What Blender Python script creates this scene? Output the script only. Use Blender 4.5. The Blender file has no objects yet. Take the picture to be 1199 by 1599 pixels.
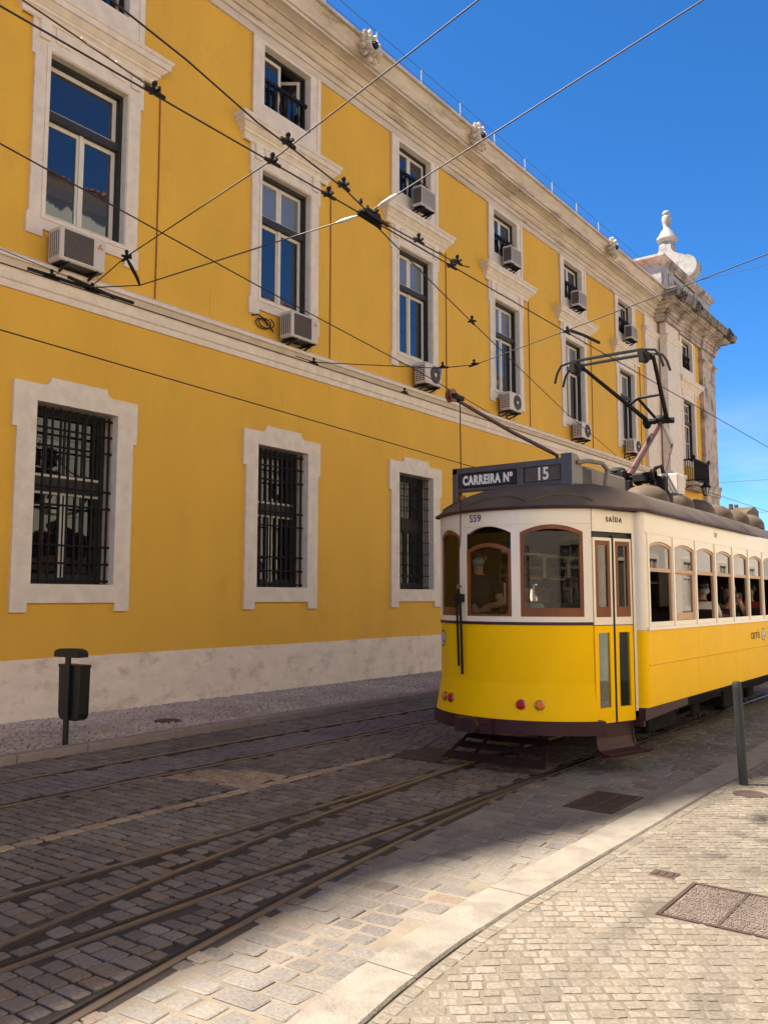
import bpy, math, random
import numpy as np
from mathutils import Vector, Matrix, noise
from mathutils.geometry import tessellate_polygon
R = math.radians
PI = math.pi
rng = random.Random(7)
SC = bpy.context.scene
COL = SC.collection

# ------------------------------------------------------------------ camera, sky, sun, exposure
cam = bpy.data.cameras.new('camera')
cam.sensor_fit = 'VERTICAL'
cam.sensor_height = 24.0
cam.lens = 20.30
cam.clip_start = 0.05
cam.clip_end = 2000
camo = bpy.data.objects.new('camera', cam)
COL.objects.link(camo)
camo.location = (0, 0, 1.7)
camo.rotation_euler = (R(95.707), 0, R(36.82))
SC.camera = camo

SUN = Vector((-1.0, -0.55, 1.88)).normalized()
el = math.asin(SUN.z)
az = math.atan2(SUN.x, SUN.y)
world = bpy.data.worlds.new('World')
SC.world = world
world.use_nodes = True
wn = world.node_tree
bg = wn.nodes['Background']
sky = wn.nodes.new('ShaderNodeTexSky')
sky.sky_type = 'NISHITA'
sky.sun_disc = False
sky.sun_elevation = el
sky.sun_rotation = az
sky.air_density = 0.65
sky.dust_density = 0.1
sky.ozone_density = 6.0
hs_ = wn.nodes.new('ShaderNodeHueSaturation')
hs_.inputs['Saturation'].default_value = 1.22
wn.links.new(sky.outputs[0], hs_.inputs['Color'])
# thin broken cloud low in the sky
wtc = wn.nodes.new('ShaderNodeTexCoord')
wmp = wn.nodes.new('ShaderNodeMapping'); wmp.inputs['Scale'].default_value = (1.0, 1.0, 3.2)
wn.links.new(wtc.outputs['Generated'], wmp.inputs[0])
wno = wn.nodes.new('ShaderNodeTexNoise'); wno.inputs['Scale'].default_value = 3.6; wno.inputs['Detail'].default_value = 7; wno.inputs['Roughness'].default_value = 0.55
wn.links.new(wmp.outputs[0], wno.inputs['Vector'])
wr = wn.nodes.new('ShaderNodeValToRGB'); wr.color_ramp.elements[0].position = 0.50; wr.color_ramp.elements[1].position = 0.72
wn.links.new(wno.outputs['Fac'], wr.inputs[0])
wsx = wn.nodes.new('ShaderNodeSeparateXYZ'); wn.links.new(wtc.outputs['Generated'], wsx.inputs[0])
wel = wn.nodes.new('ShaderNodeMapRange'); wel.inputs[1].default_value = 0.10; wel.inputs[2].default_value = 0.24; wel.inputs[3].default_value = 0.32; wel.inputs[4].default_value = 0.0
wn.links.new(wsx.outputs['Z'], wel.inputs[0])
wml = wn.nodes.new('ShaderNodeMath'); wml.operation = 'MULTIPLY'; wn.links.new(wr.outputs[0], wml.inputs[0]); wn.links.new(wel.outputs[0], wml.inputs[1])
wmx = wn.nodes.new('ShaderNodeMix'); wmx.data_type = 'RGBA'
wn.links.new(wml.outputs[0], wmx.inputs[0]); wn.links.new(hs_.outputs[0], wmx.inputs[6]); wmx.inputs[7].default_value = (5.2, 4.7, 5.0, 1)
wn.links.new(wmx.outputs[2], bg.inputs[0])
bg.inputs[1].default_value = 0.074
sl = bpy.data.lights.new('sun', 'SUN')
sl.energy = 4.6
sl.angle = R(1.6)
sl.color = (1.0, 0.92, 0.81)
so = bpy.data.objects.new('sun', sl)
COL.objects.link(so)
so.rotation_euler = SUN.to_track_quat('Z', 'Y').to_euler()
SC.view_settings.view_transform = 'Standard'
SC.view_settings.look = 'None'
SC.view_settings.gamma = 1.0
SC.view_settings.use_curve_mapping = False
SC.view_settings.exposure = 1.82

# ------------------------------------------------------------------ materials
def new_mat(name):
    m = bpy.data.materials.new(name)
    m.use_nodes = True
    nt = m.node_tree
    return m, nt, nt.nodes['Principled BSDF']

def mat(name, col, rough=0.6, metal=0.0, var=0.12, scale=6.0, bump=0.0, bscale=60.0, spec=0.5, coat=0.0, dark=None, dthr=0.62, dscale=3.0, stretch=None):
    """colour with two scales of its own mottling, optional patches of a second colour (wear, dirt) and fine bump"""
    m, nt, b = new_mat(name)
    N, L = nt.nodes, nt.links
    tc = N.new('ShaderNodeTexCoord')
    src = tc.outputs['Object']
    if stretch:
        mp = N.new('ShaderNodeMapping'); mp.inputs['Scale'].default_value = stretch
        L.new(src, mp.inputs[0]); src = mp.outputs[0]
    c = (*col, 1)
    out = None
    if var > 0:
        n = N.new('ShaderNodeTexNoise'); n.inputs['Scale'].default_value = scale; n.inputs['Detail'].default_value = 8; n.inputs['Roughness'].default_value = 0.65
        L.new(src, n.inputs['Vector'])
        r = N.new('ShaderNodeValToRGB')
        r.color_ramp.elements[0].position = 0.3; r.color_ramp.elements[1].position = 0.7
        r.color_ramp.elements[0].color = (*[x * (1 - var) for x in col], 1)
        r.color_ramp.elements[1].color = (*[min(1, x * (1 + var * 0.7)) for x in col], 1)
        L.new(n.outputs['Fac'], r.inputs[0]); out = r.outputs[0]
    if dark is not None:
        n2 = N.new('ShaderNodeTexNoise'); n2.inputs['Scale'].default_value = dscale; n2.inputs['Detail'].default_value = 10; n2.inputs['Roughness'].default_value = 0.7
        L.new(src, n2.inputs['Vector'])
        r2 = N.new('ShaderNodeValToRGB'); r2.color_ramp.elements[0].position = dthr - 0.06; r2.color_ramp.elements[1].position = dthr + 0.08
        L.new(n2.outputs['Fac'], r2.inputs[0])
        mx = N.new('ShaderNodeMix'); mx.data_type = 'RGBA'
        L.new(r2.outputs[0], mx.inputs[0])
        if out: L.new(out, mx.inputs[6])
        else: mx.inputs[6].default_value = c
        mx.inputs[7].default_value = (*dark, 1)
        out = mx.outputs[2]
    if out: L.new(out, b.inputs['Base Color'])
    else: b.inputs['Base Color'].default_value = c
    b.inputs['Roughness'].default_value = rough
    b.inputs['Metallic'].default_value = metal
    b.inputs['Specular IOR Level'].default_value = spec
    if coat: b.inputs['Coat Weight'].default_value = coat; b.inputs['Coat Roughness'].default_value = 0.08
    if bump > 0:
        n3 = N.new('ShaderNodeTexNoise'); n3.inputs['Scale'].default_value = bscale; n3.inputs['Detail'].default_value = 6
        L.new(tc.outputs['Object'], n3.inputs['Vector'])
        bp = N.new('ShaderNodeBump'); bp.inputs['Strength'].default_value = bump; bp.inputs['Distance'].default_value = 0.01
        L.new(n3.outputs['Fac'], bp.inputs['Height']); L.new(bp.outputs[0], b.inputs['Normal'])
    return m

def stone_mat(name, cols, rough=0.75, bump=0.5, spec=0.3):
    """each loose stone its own colour from the ramp, plus grain"""
    m, nt, b = new_mat(name)
    N, L = nt.nodes, nt.links
    g = N.new('ShaderNodeNewGeometry')
    r = N.new('ShaderNodeValToRGB')
    e = r.color_ramp.elements
    while len(e) < len(cols): e.new(0.5)
    for i, c in enumerate(cols):
        e[i].position = i / (len(cols) - 1); e[i].color = (*c, 1)
    L.new(g.outputs['Random Per Island'], r.inputs[0])
    tc = N.new('ShaderNodeTexCoord')
    n = N.new('ShaderNodeTexNoise'); n.inputs['Scale'].default_value = 55; n.inputs['Detail'].default_value = 6
    L.new(tc.outputs['Object'], n.inputs['Vector'])
    n2 = N.new('ShaderNodeTexNoise'); n2.inputs['Scale'].default_value = 0.8; n2.inputs['Detail'].default_value = 5
    L.new(tc.outputs['Object'], n2.inputs['Vector'])
    ad = N.new('ShaderNodeMath'); ad.operation = 'ADD'; L.new(n.outputs['Fac'], ad.inputs[0]); L.new(n2.outputs['Fac'], ad.inputs[1])
    rr = N.new('ShaderNodeMapRange'); rr.inputs[1].default_value = 0.7; rr.inputs[2].default_value = 1.3; rr.inputs[3].default_value = 0.62; rr.inputs[4].default_value = 1.3
    L.new(ad.outputs[0], rr.inputs[0])
    mx = N.new('ShaderNodeMix'); mx.data_type = 'RGBA'; mx.blend_type = 'MULTIPLY'; mx.inputs[0].default_value = 1
    L.new(r.outputs[0], mx.inputs[6])
    cc = N.new('ShaderNodeCombineColor')
    for i in range(3): L.new(rr.outputs[0], cc.inputs[i])
    L.new(cc.outputs[0], mx.inputs[7])
    L.new(mx.outputs[2], b.inputs['Base Color'])
    b.inputs['Roughness'].default_value = rough
    b.inputs['Specular IOR Level'].default_value = spec
    bp = N.new('ShaderNodeBump'); bp.inputs['Strength'].default_value = bump; bp.inputs['Distance'].default_value = 0.008
    L.new(n.outputs['Fac'], bp.inputs['Height']); L.new(bp.outputs[0], b.inputs['Normal'])
    return m

def mirror_pane(name, base, ior=2.1, rough=0.02, wav=0.0):
    m, nt, b = new_mat(name)
    b.inputs['Base Color'].default_value = (*base, 1)
    b.inputs['Roughness'].default_value = rough
    b.inputs['IOR'].default_value = ior
    if wav:
        N, L = nt.nodes, nt.links
        tc = N.new('ShaderNodeTexCoord'); n = N.new('ShaderNodeTexNoise'); n.inputs['Scale'].default_value = 2.2; n.inputs['Detail'].default_value = 1
        L.new(tc.outputs['Object'], n.inputs['Vector'])
        bp = N.new('ShaderNodeBump'); bp.inputs['Strength'].default_value = wav; bp.inputs['Distance'].default_value = 0.02
        L.new(n.outputs['Fac'], bp.inputs['Height']); L.new(bp.outputs[0], b.inputs['Normal'])
    return m

def clear_pane(name, tint=(0.93, 0.95, 0.94), ior=1.5):
    m, nt, b = new_mat(name)
    N, L = nt.nodes, nt.links
    N.remove(b)
    t = N.new('ShaderNodeBsdfTransparent'); t.inputs[0].default_value = (*tint, 1)
    g = N.new('ShaderNodeBsdfGlossy'); g.inputs['Roughness'].default_value = 0.015
    f = N.new('ShaderNodeFresnel'); f.inputs['IOR'].default_value = ior
    mx = N.new('ShaderNodeMixShader')
    L.new(f.outputs[0], mx.inputs[0]); L.new(t.outputs[0], mx.inputs[1]); L.new(g.outputs[0], mx.inputs[2])
    L.new(mx.outputs[0], N['Material Output'].inputs[0])
    return m

M = dict(
    ochre=mat('ochre_limewash', (0.73, 0.40, 0.042), 0.85, var=0.08, scale=0.9, bump=0.15, bscale=90, dark=(0.66, 0.355, 0.038), dthr=0.62, dscale=1.5, stretch=(1, 1, 0.45)),
    stone=mat('carved_limestone', (0.74, 0.63, 0.50), 0.8, var=0.13, scale=5, bump=0.3, bscale=40, dark=(0.58, 0.47, 0.37), dthr=0.66, dscale=2.2),
    cornice=mat('weathered_limestone', (0.64, 0.535, 0.41), 0.85, var=0.22, scale=3, bump=0.4, bscale=30, dark=(0.34, 0.26, 0.18), dthr=0.60, dscale=1.6, stretch=(1, 0.35, 2.2)),
    tower=mat('old_grey_limestone', (0.50, 0.41, 0.33), 0.85, var=0.25, scale=2.2, bump=0.4, bscale=30, dark=(0.19, 0.145, 0.11), dthr=0.53, dscale=1.5),
    grime=mat('sooty_limestone', (0.25, 0.20, 0.155), 0.9, var=0.4, scale=4, bump=0.6, bscale=14, dark=(0.07, 0.06, 0.05), dthr=0.52, dscale=2.4),
    whitestone=mat('white_limestone', (0.40, 0.375, 0.33), 0.8, var=0.16, scale=4, bump=0.3, bscale=20, dark=(0.20, 0.175, 0.145), dthr=0.57, dscale=2.5),
    plinth=mat('scuffed_white_plinth', (0.80, 0.67, 0.53), 0.85, var=0.12, scale=2.5, bump=0.4, bscale=30, dark=(0.60, 0.46, 0.34), dthr=0.58, dscale=2.2, stretch=(1, 1, 1.6)),
    green=mat('dark_peeling_paint', (0.017, 0.015, 0.012), 0.55, var=0.3, scale=12, dark=(0.17, 0.13, 0.10), dthr=0.66, dscale=16, stretch=(1, 1, 0.4)),
    sash=mat('white_sash_paint', (0.66, 0.60, 0.50), 0.45, var=0.1, scale=14, dark=(0.36, 0.26, 0.18), dthr=0.70, dscale=11, stretch=(1, 1, 0.5)),
    iron=mat('black_iron', (0.009, 0.007, 0.007), 0.7, var=0.3, scale=20, bump=0.2, spec=0.25),
    wire=mat('dark_wire', (0.014, 0.008, 0.007), 0.7, 0.0, var=0.2, scale=20),
    steelwire=mat('dull_steel_wire', (0.055, 0.035, 0.030), 0.6, 0.1, var=0.2, scale=20),
    conduit=mat('rusty_conduit', (0.30, 0.105, 0.022), 0.7, var=0.2, scale=10),
    ac=mat('yellowed_white_casing', (0.56, 0.49, 0.41), 0.45, var=0.07, scale=5, dark=(0.36, 0.29, 0.22), dthr=0.68, dscale=5),
    acdark=mat('dark_grille', (0.09, 0.068, 0.06), 0.6, var=0.3, scale=30),
    acgrey=mat('grey_grille', (0.115, 0.085, 0.072), 0.6, var=0.25, scale=30),
    black=mat('matt_black', (0.008, 0.008, 0.008), 0.5, var=0),
    red=mat('red_print', (0.55, 0.03, 0.03), 0.5, var=0),
    blue=mat('blue_sticker', (0.03, 0.13, 0.50), 0.5, var=0),
    ty=mat('tram_yellow_paint', (0.90, 0.51, 0.002), 0.42, var=0.05, scale=1.6, coat=0.015, spec=0.05, bump=0.05, bscale=5, dark=(0.80, 0.44, 0.003), dthr=0.66, dscale=2.0),
    tc=mat('tram_cream_paint', (0.77, 0.675, 0.53), 0.35, var=0.04, scale=2.5, coat=0.25, bump=0.04, bscale=5, dark=(0.64, 0.55, 0.44), dthr=0.68, dscale=4),
    tm=mat('maroon_paint', (0.042, 0.011, 0.012), 0.5, var=0.2, scale=7, coat=0.05, spec=0.3, dark=(0.07, 0.035, 0.028), dthr=0.68, dscale=8),
    fender=mat('sooty_maroon_paint', (0.020, 0.0085, 0.008), 0.7, var=0.3, scale=9, spec=0.15, dark=(0.045, 0.028, 0.022), dthr=0.64, dscale=14),
    roof=mat('grey_roof_paint', (0.105, 0.079, 0.055), 0.6, var=0.16, scale=3, spec=0.08, dark=(0.13, 0.10, 0.08), dthr=0.60, dscale=3, bump=0.1, bscale=8),
    grey=mat('grey_metal_paint', (0.062, 0.055, 0.054), 0.4, var=0.12, scale=6, coat=0.2),
    lgrey=mat('pale_grey_box_paint', (0.17, 0.145, 0.12), 0.6, var=0.12, scale=6, dark=(0.09, 0.072, 0.06), dthr=0.68, dscale=6),
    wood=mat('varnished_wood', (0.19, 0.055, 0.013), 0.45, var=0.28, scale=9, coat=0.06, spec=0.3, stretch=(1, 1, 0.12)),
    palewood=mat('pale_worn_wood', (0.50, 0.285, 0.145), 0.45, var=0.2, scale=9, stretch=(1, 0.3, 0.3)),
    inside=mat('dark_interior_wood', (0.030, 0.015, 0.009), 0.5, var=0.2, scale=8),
    ceil=mat('interior_ceiling_paint', (0.20, 0.165, 0.12), 0.5, var=0.08, scale=4),
    dark=mat('underframe_black', (0.007, 0.006, 0.006), 0.85, var=0.3, scale=10, spec=0.15, dark=(0.018, 0.011, 0.009), dthr=0.6, dscale=9),
    steel=mat('worn_rail_steel', (0.17, 0.13, 0.098), 0.33, 0.5, var=0.35, scale=7, stretch=(6, 0.3, 1)),
    rust=mat('brown_rail_rust', (0.032, 0.021, 0.016), 0.8, 0.0, var=0.35, scale=18, bump=0.3),
    rustpole=mat('red_oxide_pole', (0.055, 0.012, 0.010), 0.5, var=0.2, scale=10),
    mauve=mat('faded_red_arm', (0.085, 0.034, 0.029), 0.5, var=0.15, scale=10),
    copper=mat('copper_wheel', (0.16, 0.05, 0.028), 0.5, 0.3, var=0.2, scale=20),
    chrome=mat('chrome_bezel', (0.30, 0.26, 0.23), 0.3, 1.0, var=0),
    redlens=mat('red_lens', (0.40, 0.004, 0.010), 0.3, var=0.35, scale=70, coat=0.0, spec=0.25),
    amberlens=mat('amber_lens', (0.72, 0.17, 0.010), 0.3, var=0.6, scale=80, coat=0.0, spec=0.25),
    white=mat('white_lettering', (0.75, 0.73, 0.70), 0.5, var=0),
    navy=mat('navy_lettering', (0.02, 0.02, 0.10), 0.5, var=0),
    brown=mat('brown_lettering', (0.035, 0.018, 0.012), 0.5, var=0),
    faint=mat('faded_lettering', (0.45, 0.37, 0.30), 0.5, var=0),
    logo=mat('logo_brown', (0.11, 0.045, 0.012), 0.5, var=0),
    bin=mat('dark_green_bin_plastic', (0.007, 0.009, 0.008), 0.4, var=0.15, scale=8),
    boll=mat('dark_green_bollard_paint', (0.017, 0.020, 0.019), 0.6, var=0.25, scale=14, dark=(0.055, 0.055, 0.05), dthr=0.66, dscale=14),
    iroplate=mat('rusty_cast_iron', (0.075, 0.046, 0.034), 0.65, 0.3, var=0.35, scale=16, bump=0.3),
    dirt=None,
    pane=mirror_pane('dark_window_pane', (0.012, 0.012, 0.018), 2.15, wav=0.10),
    blindpane=mirror_pane('pane_over_pale_blind', (0.16, 0.17, 0.19), 1.9, 0.05, wav=0.1),
    groundpane=mirror_pane('dim_ground_floor_pane', (0.006, 0.007, 0.006), 1.75, wav=0.2),
    glass=clear_pane('tram_glass', (0.86, 0.87, 0.84), 1.30),
    glass2=clear_pane('old_rippled_tram_glass', (0.85, 0.88, 0.86), 2.2),
    tile=mat('clay_roof_tile', (0.30, 0.13, 0.07), 0.8, var=0.3, scale=5),
    housew=mat('cream_house_render', (0.53, 0.47, 0.385), 0.85, var=0.06, scale=1),
    houseg=mat('pale_green_house_render', (0.50, 0.50, 0.40), 0.85, var=0.06, scale=1),
    housep=mat('pale_peach_house_render', (0.84, 0.74, 0.60), 0.85, var=0.06, scale=1),
    skin=mat('skin', (0.44, 0.23, 0.15), 0.5, var=0.06, scale=12),
    hair=mat('dark_hair', (0.018, 0.011, 0.008), 0.45, var=0.3, scale=60),
    mask=mat('pale_face_mask', (0.34, 0.38, 0.42), 0.7, var=0.05),
    cl_dark=mat('dark_shirt_cloth', (0.022, 0.017, 0.022), 0.85, var=0.2, scale=14),
    cl_white=mat('white_shirt_cloth', (0.62, 0.58, 0.54), 0.85, var=0.08, scale=10),
    cl_teal=mat('patterned_teal_cloth', (0.07, 0.10, 0.10), 0.85, var=0.3, scale=18, dark=(0.35, 0.38, 0.34), dthr=0.6, dscale=24),
    cl_red=mat('red_cloth', (0.40, 0.03, 0.03), 0.85, var=0.15, scale=10),
    cl_grey=mat('grey_trouser_cloth', (0.06, 0.055, 0.06), 0.85, var=0.15, scale=10),
)

# ------------------------------------------------------------------ mesh builder
def wl(o):
    v = Vector((0, 0, 0))
    while o is not None:
        v += o.location; o = o.parent
    return v

class MB:
    def __init__(s): s.v = []; s.f = []; s.mi = []; s.sm = []
    def add(s, vs, fs, m=0, sm=False):
        n = len(s.v); s.v.extend([tuple(v) for v in vs])
        for f in fs:
            s.f.append([i + n for i in f]); s.mi.append(m); s.sm.append(sm)
        return s
    def box(s, x0, x1, y0, y1, z0, z1, m=0):
        x0, x1 = min(x0, x1), max(x0, x1); y0, y1 = min(y0, y1), max(y0, y1); z0, z1 = min(z0, z1), max(z0, z1)
        vs = [(x, y, z) for z in (z0, z1) for y in (y0, y1) for x in (x0, x1)]
        return s.add(vs, [(0, 2, 3, 1), (4, 5, 7, 6), (0, 1, 5, 4), (1, 3, 7, 5), (3, 2, 6, 7), (2, 0, 4, 6)], m)
    def bbox(s, x0, x1, y0, y1, z0, z1, b=0.01, m=0):
        """box with chamfered edges"""
        x0, x1 = min(x0, x1), max(x0, x1); y0, y1 = min(y0, y1), max(y0, y1); z0, z1 = min(z0, z1), max(z0, z1)
        lo = Vector((x0, y0, z0)); hi = Vector((x1, y1, z1)); vs = []; idx = {}
        for sx in (0, 1):
            for sy in (0, 1):
                for sz in (0, 1):
                    for ax in range(3):
                        p = [(lo, hi)[k][i] for i, k in enumerate((sx, sy, sz))]
                        sg = (sx, sy, sz)
                        for i in range(3):
                            if i != ax: p[i] += b if sg[i] == 0 else -b
                        idx[(sx, sy, sz, ax)] = len(vs); vs.append(tuple(p))
        fs = []
        o4 = [(0, 0), (1, 0), (1, 1), (0, 1)]
        for ax in range(3):
            a, c = [i for i in range(3) if i != ax]
            for d in (0, 1):
                f = []
                for u, w in o4:
                    k = [0, 0, 0]; k[ax] = d; k[a] = u; k[c] = w
                    f.append(idx[(*k, ax)])
                fs.append(f)
            for u, w in o4:                       # edge chamfer along ax
                k0 = [0, 0, 0]; k0[a] = u; k0[c] = w; k1 = list(k0); k1[ax] = 1
                fs.append([idx[(*k0, a)], idx[(*k0, c)], idx[(*k1, c)], idx[(*k1, a)]])
        for sx in (0, 1):
            for sy in (0, 1):
                for sz in (0, 1):
                    fs.append([idx[(sx, sy, sz, 0)], idx[(sx, sy, sz, 1)], idx[(sx, sy, sz, 2)]])
        return s.add(vs, fs, m)
    def hexa(s, a, b, m=0):
        """two quads a, b (4 points each) joined to a solid"""
        return s.add(list(a) + list(b), [(3, 2, 1, 0), (4, 5, 6, 7), (0, 1, 5, 4), (1, 2, 6, 5), (2, 3, 7, 6), (3, 0, 4, 7)], m)
    def bar(s, p, q, w, h, m=0, up=(0, 0, 1)):
        p = Vector(p); q = Vector(q); d = (q - p).normalized(); u = Vector(up)
        if abs(d.dot(u)) > 0.98: u = Vector((1, 0, 0))
        a = d.cross(u).normalized() * (w / 2); b = a.cross(d).normalized() * (h / 2)
        return s.hexa([p - a - b, p + a - b, p + a + b, p - a + b], [q - a - b, q + a - b, q + a + b, q - a + b], m)
    def tube(s, pts, r, n=8, m=0, caps=True):
        pts = [Vector(p) for p in pts]; k = len(pts)
        rs = r if isinstance(r, (list, tuple)) else [r] * k
        vs = []; fs = []; prev = None
        for i, p in enumerate(pts):
            d = (pts[min(i + 1, k - 1)] - pts[max(i - 1, 0)]).normalized()
            if prev is None:
                u = Vector((0, 0, 1)) if abs(d.z) < 0.9 else Vector((1, 0, 0))
                a = d.cross(u).normalized()
            else:
                a = (prev - d * prev.dot(d)).normalized()
            prev = a; b = d.cross(a)
            for j in range(n):
                t = 2 * PI * j / n
                vs.append(p + (a * math.cos(t) + b * math.sin(t)) * rs[i])
        for i in range(k - 1):
            for j in range(n):
                fs.append([i * n + j, i * n + (j + 1) % n, (i + 1) * n + (j + 1) % n, (i + 1) * n + j])
        s.add(vs, fs, m, True)
        if caps:
            o = len(s.v) - len(vs)
            s.f.append([o + j for j in range(n)][::-1]); s.mi.append(m); s.sm.append(False)
            s.f.append([o + (k - 1) * n + j for j in range(n)]); s.mi.append(m); s.sm.append(False)
        return s
    def lathe(s, c, prof, n=20, m=0, axis='z', sm=True, sq=0.0):
        """profile [(r, h)] turned about an axis through c"""
        vs = []; fs = []; k = len(prof)
        for r, h in prof:
            for j in range(n):
                t = 2 * PI * j / n
                x, y = r * math.cos(t), r * math.sin(t)
                if axis == 'z': vs.append((c[0] + x, c[1] + y, c[2] + h))
                elif axis == 'y': vs.append((c[0] + x, c[1] + h, c[2] + y))
                else: vs.append((c[0] + h, c[1] + x, c[2] + y))
        for i in range(k - 1):
            for j in range(n):
                fs.append([i * n + j, i * n + (j + 1) % n, (i + 1) * n + (j + 1) % n, (i + 1) * n + j])
        fs.append(list(range(n))[::-1]); fs.append([(k - 1) * n + j for j in range(n)])
        return s.add(vs, fs, m, sm)
    def ell(s, c, r, n=14, k=9, m=0, rot=None):
        c = Vector(c); vs = []; fs = []
        for i in range(k + 1):
            a = PI * i / k - PI / 2
            for j in range(n):
                t = 2 * PI * j / n
                p = Vector((r[0] * math.cos(a) * math.cos(t), r[1] * math.cos(a) * math.sin(t), r[2] * math.sin(a)))
                if rot: p = rot @ p
                vs.append(c + p)
        for i in range(k):
            for j in range(n):
                fs.append([i * n + j, i * n + (j + 1) % n, (i + 1) * n + (j + 1) % n, (i + 1) * n + j])
        return s.add(vs, fs, m, True)
    def plate(s, outer, holes, mp, t0, t1, m=0, back=True, rim=True):
        """flat plate with holes: 2d outlines, mp(u, v, t) gives the point at depth t (t0 front, t1 back)"""
        loops = [outer] + holes
        pts = [p for l in loops for p in l]
        tris = tessellate_polygon([[Vector((p[0], p[1], 0)) for p in l] for l in loops])
        n = len(pts)
        vs = [mp(p[0], p[1], t0) for p in pts] + [mp(p[0], p[1], t1) for p in pts]
        fs = [list(t) for t in tris]
        if back: fs += [[i + n for i in t][::-1] for t in tris]
        if rim:
            o = 0
            for l in loops:
                k = len(l)
                for i in range(k):
                    a, b = o + i, o + (i + 1) % k
                    fs.append([a, b, b + n, a + n])
                o += k
        return s.add(vs, fs, m)
    def sweep(s, prof, path, m=0, closed=False):
        """profile [(offset to the right of travel, z)] along a mitred xy path"""
        P = [Vector((p[0], p[1])) for p in path]; k = len(P); vs = []; fs = []; q = len(prof)
        for i in range(k):
            d0 = (P[i] - P[i - 1]).normalized() if i > 0 else (P[1] - P[0]).normalized()
            d1 = (P[i + 1] - P[i]).normalized() if i < k - 1 else d0
            n0 = Vector((d0.y, -d0.x)); n1 = Vector((d1.y, -d1.x))
            mm = n0 + n1; mm = mm / max(1e-6, mm.dot(n0)) if mm.length > 1e-6 else n0
            for o, z in prof:
                w = P[i] + mm * o; vs.append((w.x, w.y, z))
        for i in range(k - 1):
            for j in range(q - 1):
                fs.append([i * q + j, (i + 1) * q + j, (i + 1) * q + j + 1, i * q + j + 1])
        fs.append([j for j in range(q)]); fs.append([(k - 1) * q + j for j in range(q)][::-1])
        return s.add(vs, fs, m)
    def build(s, name, mats, parent=None, angle=35):
        me = bpy.data.meshes.new(name)
        o = wl(parent) if parent else Vector((0, 0, 0))
        me.from_pydata([(v[0] - o.x, v[1] - o.y, v[2] - o.z) for v in s.v], [], s.f)
        if not isinstance(mats, (list, tuple)): mats = [mats]
        for m in mats: me.materials.append(M[m] if isinstance(m, str) else m)
        me.polygons.foreach_set('material_index', s.mi)
        me.polygons.foreach_set('use_smooth', s.sm)
        me.update()
        if any(s.sm): me.set_sharp_from_angle(angle=R(angle))
        ob = bpy.data.objects.new(name, me); COL.objects.link(ob)
        if parent: ob.parent = parent
        return ob

def tag(o, label=None, cat=None, group=None, kind=None):
    if label: o['label'] = label
    if cat: o['category'] = cat
    if group: o['group'] = group
    if kind: o['kind'] = kind
    return o
def thing(name, label, cat, loc=(0, 0, 0), group=None):
    o = bpy.data.objects.new(name, None); COL.objects.link(o); o.location = loc; o.empty_display_size = 0.2
    return tag(o, label, cat, group)
def kids(o): return [c for c in bpy.data.objects if c.parent == o]
def dup(o, loc, parent=None, label=None):
    c = o.copy(); COL.objects.link(c); c.location = loc
    if parent: c.parent = parent
    if label: c['label'] = label
    for k in kids(o): dup(k, k.location, c)
    return c
def text(name, body, size, mp, mats, parent, ext=0.002, align='CENTER', sx=1.0, bold=0.0, sp=1.0):
    """lettering as mesh; mp(u, v, t) puts text-plane coordinates into the world"""
    cu = bpy.data.curves.new(name, 'FONT'); cu.body = body; cu.size = size; cu.align_x = align; cu.align_y = 'CENTER'; cu.space_character = sp; cu.extrude = ext; cu.offset = bold
    ob = bpy.data.objects.new(name, cu); COL.objects.link(ob)
    bpy.context.view_layer.update()
    me = bpy.data.meshes.new_from_object(ob.evaluated_get(bpy.context.evaluated_depsgraph_get()))
    bpy.data.objects.remove(ob)
    b = MB(); b.add([mp(v.co.x * sx, v.co.y, v.co.z) for v in me.vertices], [list(p.vertices) for p in me.polygons])
    bpy.data.meshes.remove(me)
    return b.build(name, mats, parent)
def qarc(cx, cz, r, a0, a1, n=5):
    return [(cx + r * math.cos(R(a0 + (a1 - a0) * i / n)), cz + r * math.sin(R(a0 + (a1 - a0) * i / n))) for i in range(n + 1)]

# ------------------------------------------------------------------ the ochre palace
X0 = -10.92
PITCH = 4.27
YC = [7.21 + PITCH * k for k in range(-1, 6)]
Y_END = 31.75
palace = thing('palace', 'long ochre yellow three-storey building with pale stone window surrounds and heavy cornice', 'building', (X0, 17, 0))
XP = -10.66
def wall_sheet(b, x, y0, y1, z0, z1, holes, m=0):
    ys = sorted({y0, y1, *[h[0] for h in holes], *[h[1] for h in holes]}); zs = sorted({z0, z1, *[h[2] for h in holes], *[h[3] for h in holes]})
    for i in range(len(ys) - 1):
        for j in range(len(zs) - 1):
            cy, cz = (ys[i] + ys[i + 1]) / 2, (zs[j] + zs[j + 1]) / 2
            if any(h[0] < cy < h[1] and h[2] < cz < h[3] for h in holes): continue
            b.add([(x, ys[i], zs[j]), (x, ys[i + 1], zs[j]), (x, ys[i + 1], zs[j + 1]), (x, ys[i], zs[j + 1])], [(0, 1, 2, 3)], m)
b = MB()
holes = []
for yc in YC:
    holes += [(yc - .68, yc + .68, 1.88, 4.45), (yc - .68, yc + .68, 7.08, 9.55), (yc - .66, yc + .66, 10.78, 12.0)]
wall_sheet(b, X0, -4, Y_END, 0.05, 12.3, holes)
YP = 34.45
wall_sheet(b, XP, Y_END, 37.9, 0.05, 12.3, [(YP - .68, YP + .68, 7.08, 9.55), (YP - .66, YP + .66, 10.78, 12.0)])
b.add([(X0, Y_END, .05), (XP, Y_END, .05), (XP, Y_END, 12.3), (X0, Y_END, 12.3)], [(0, 1, 2, 3)])
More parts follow.
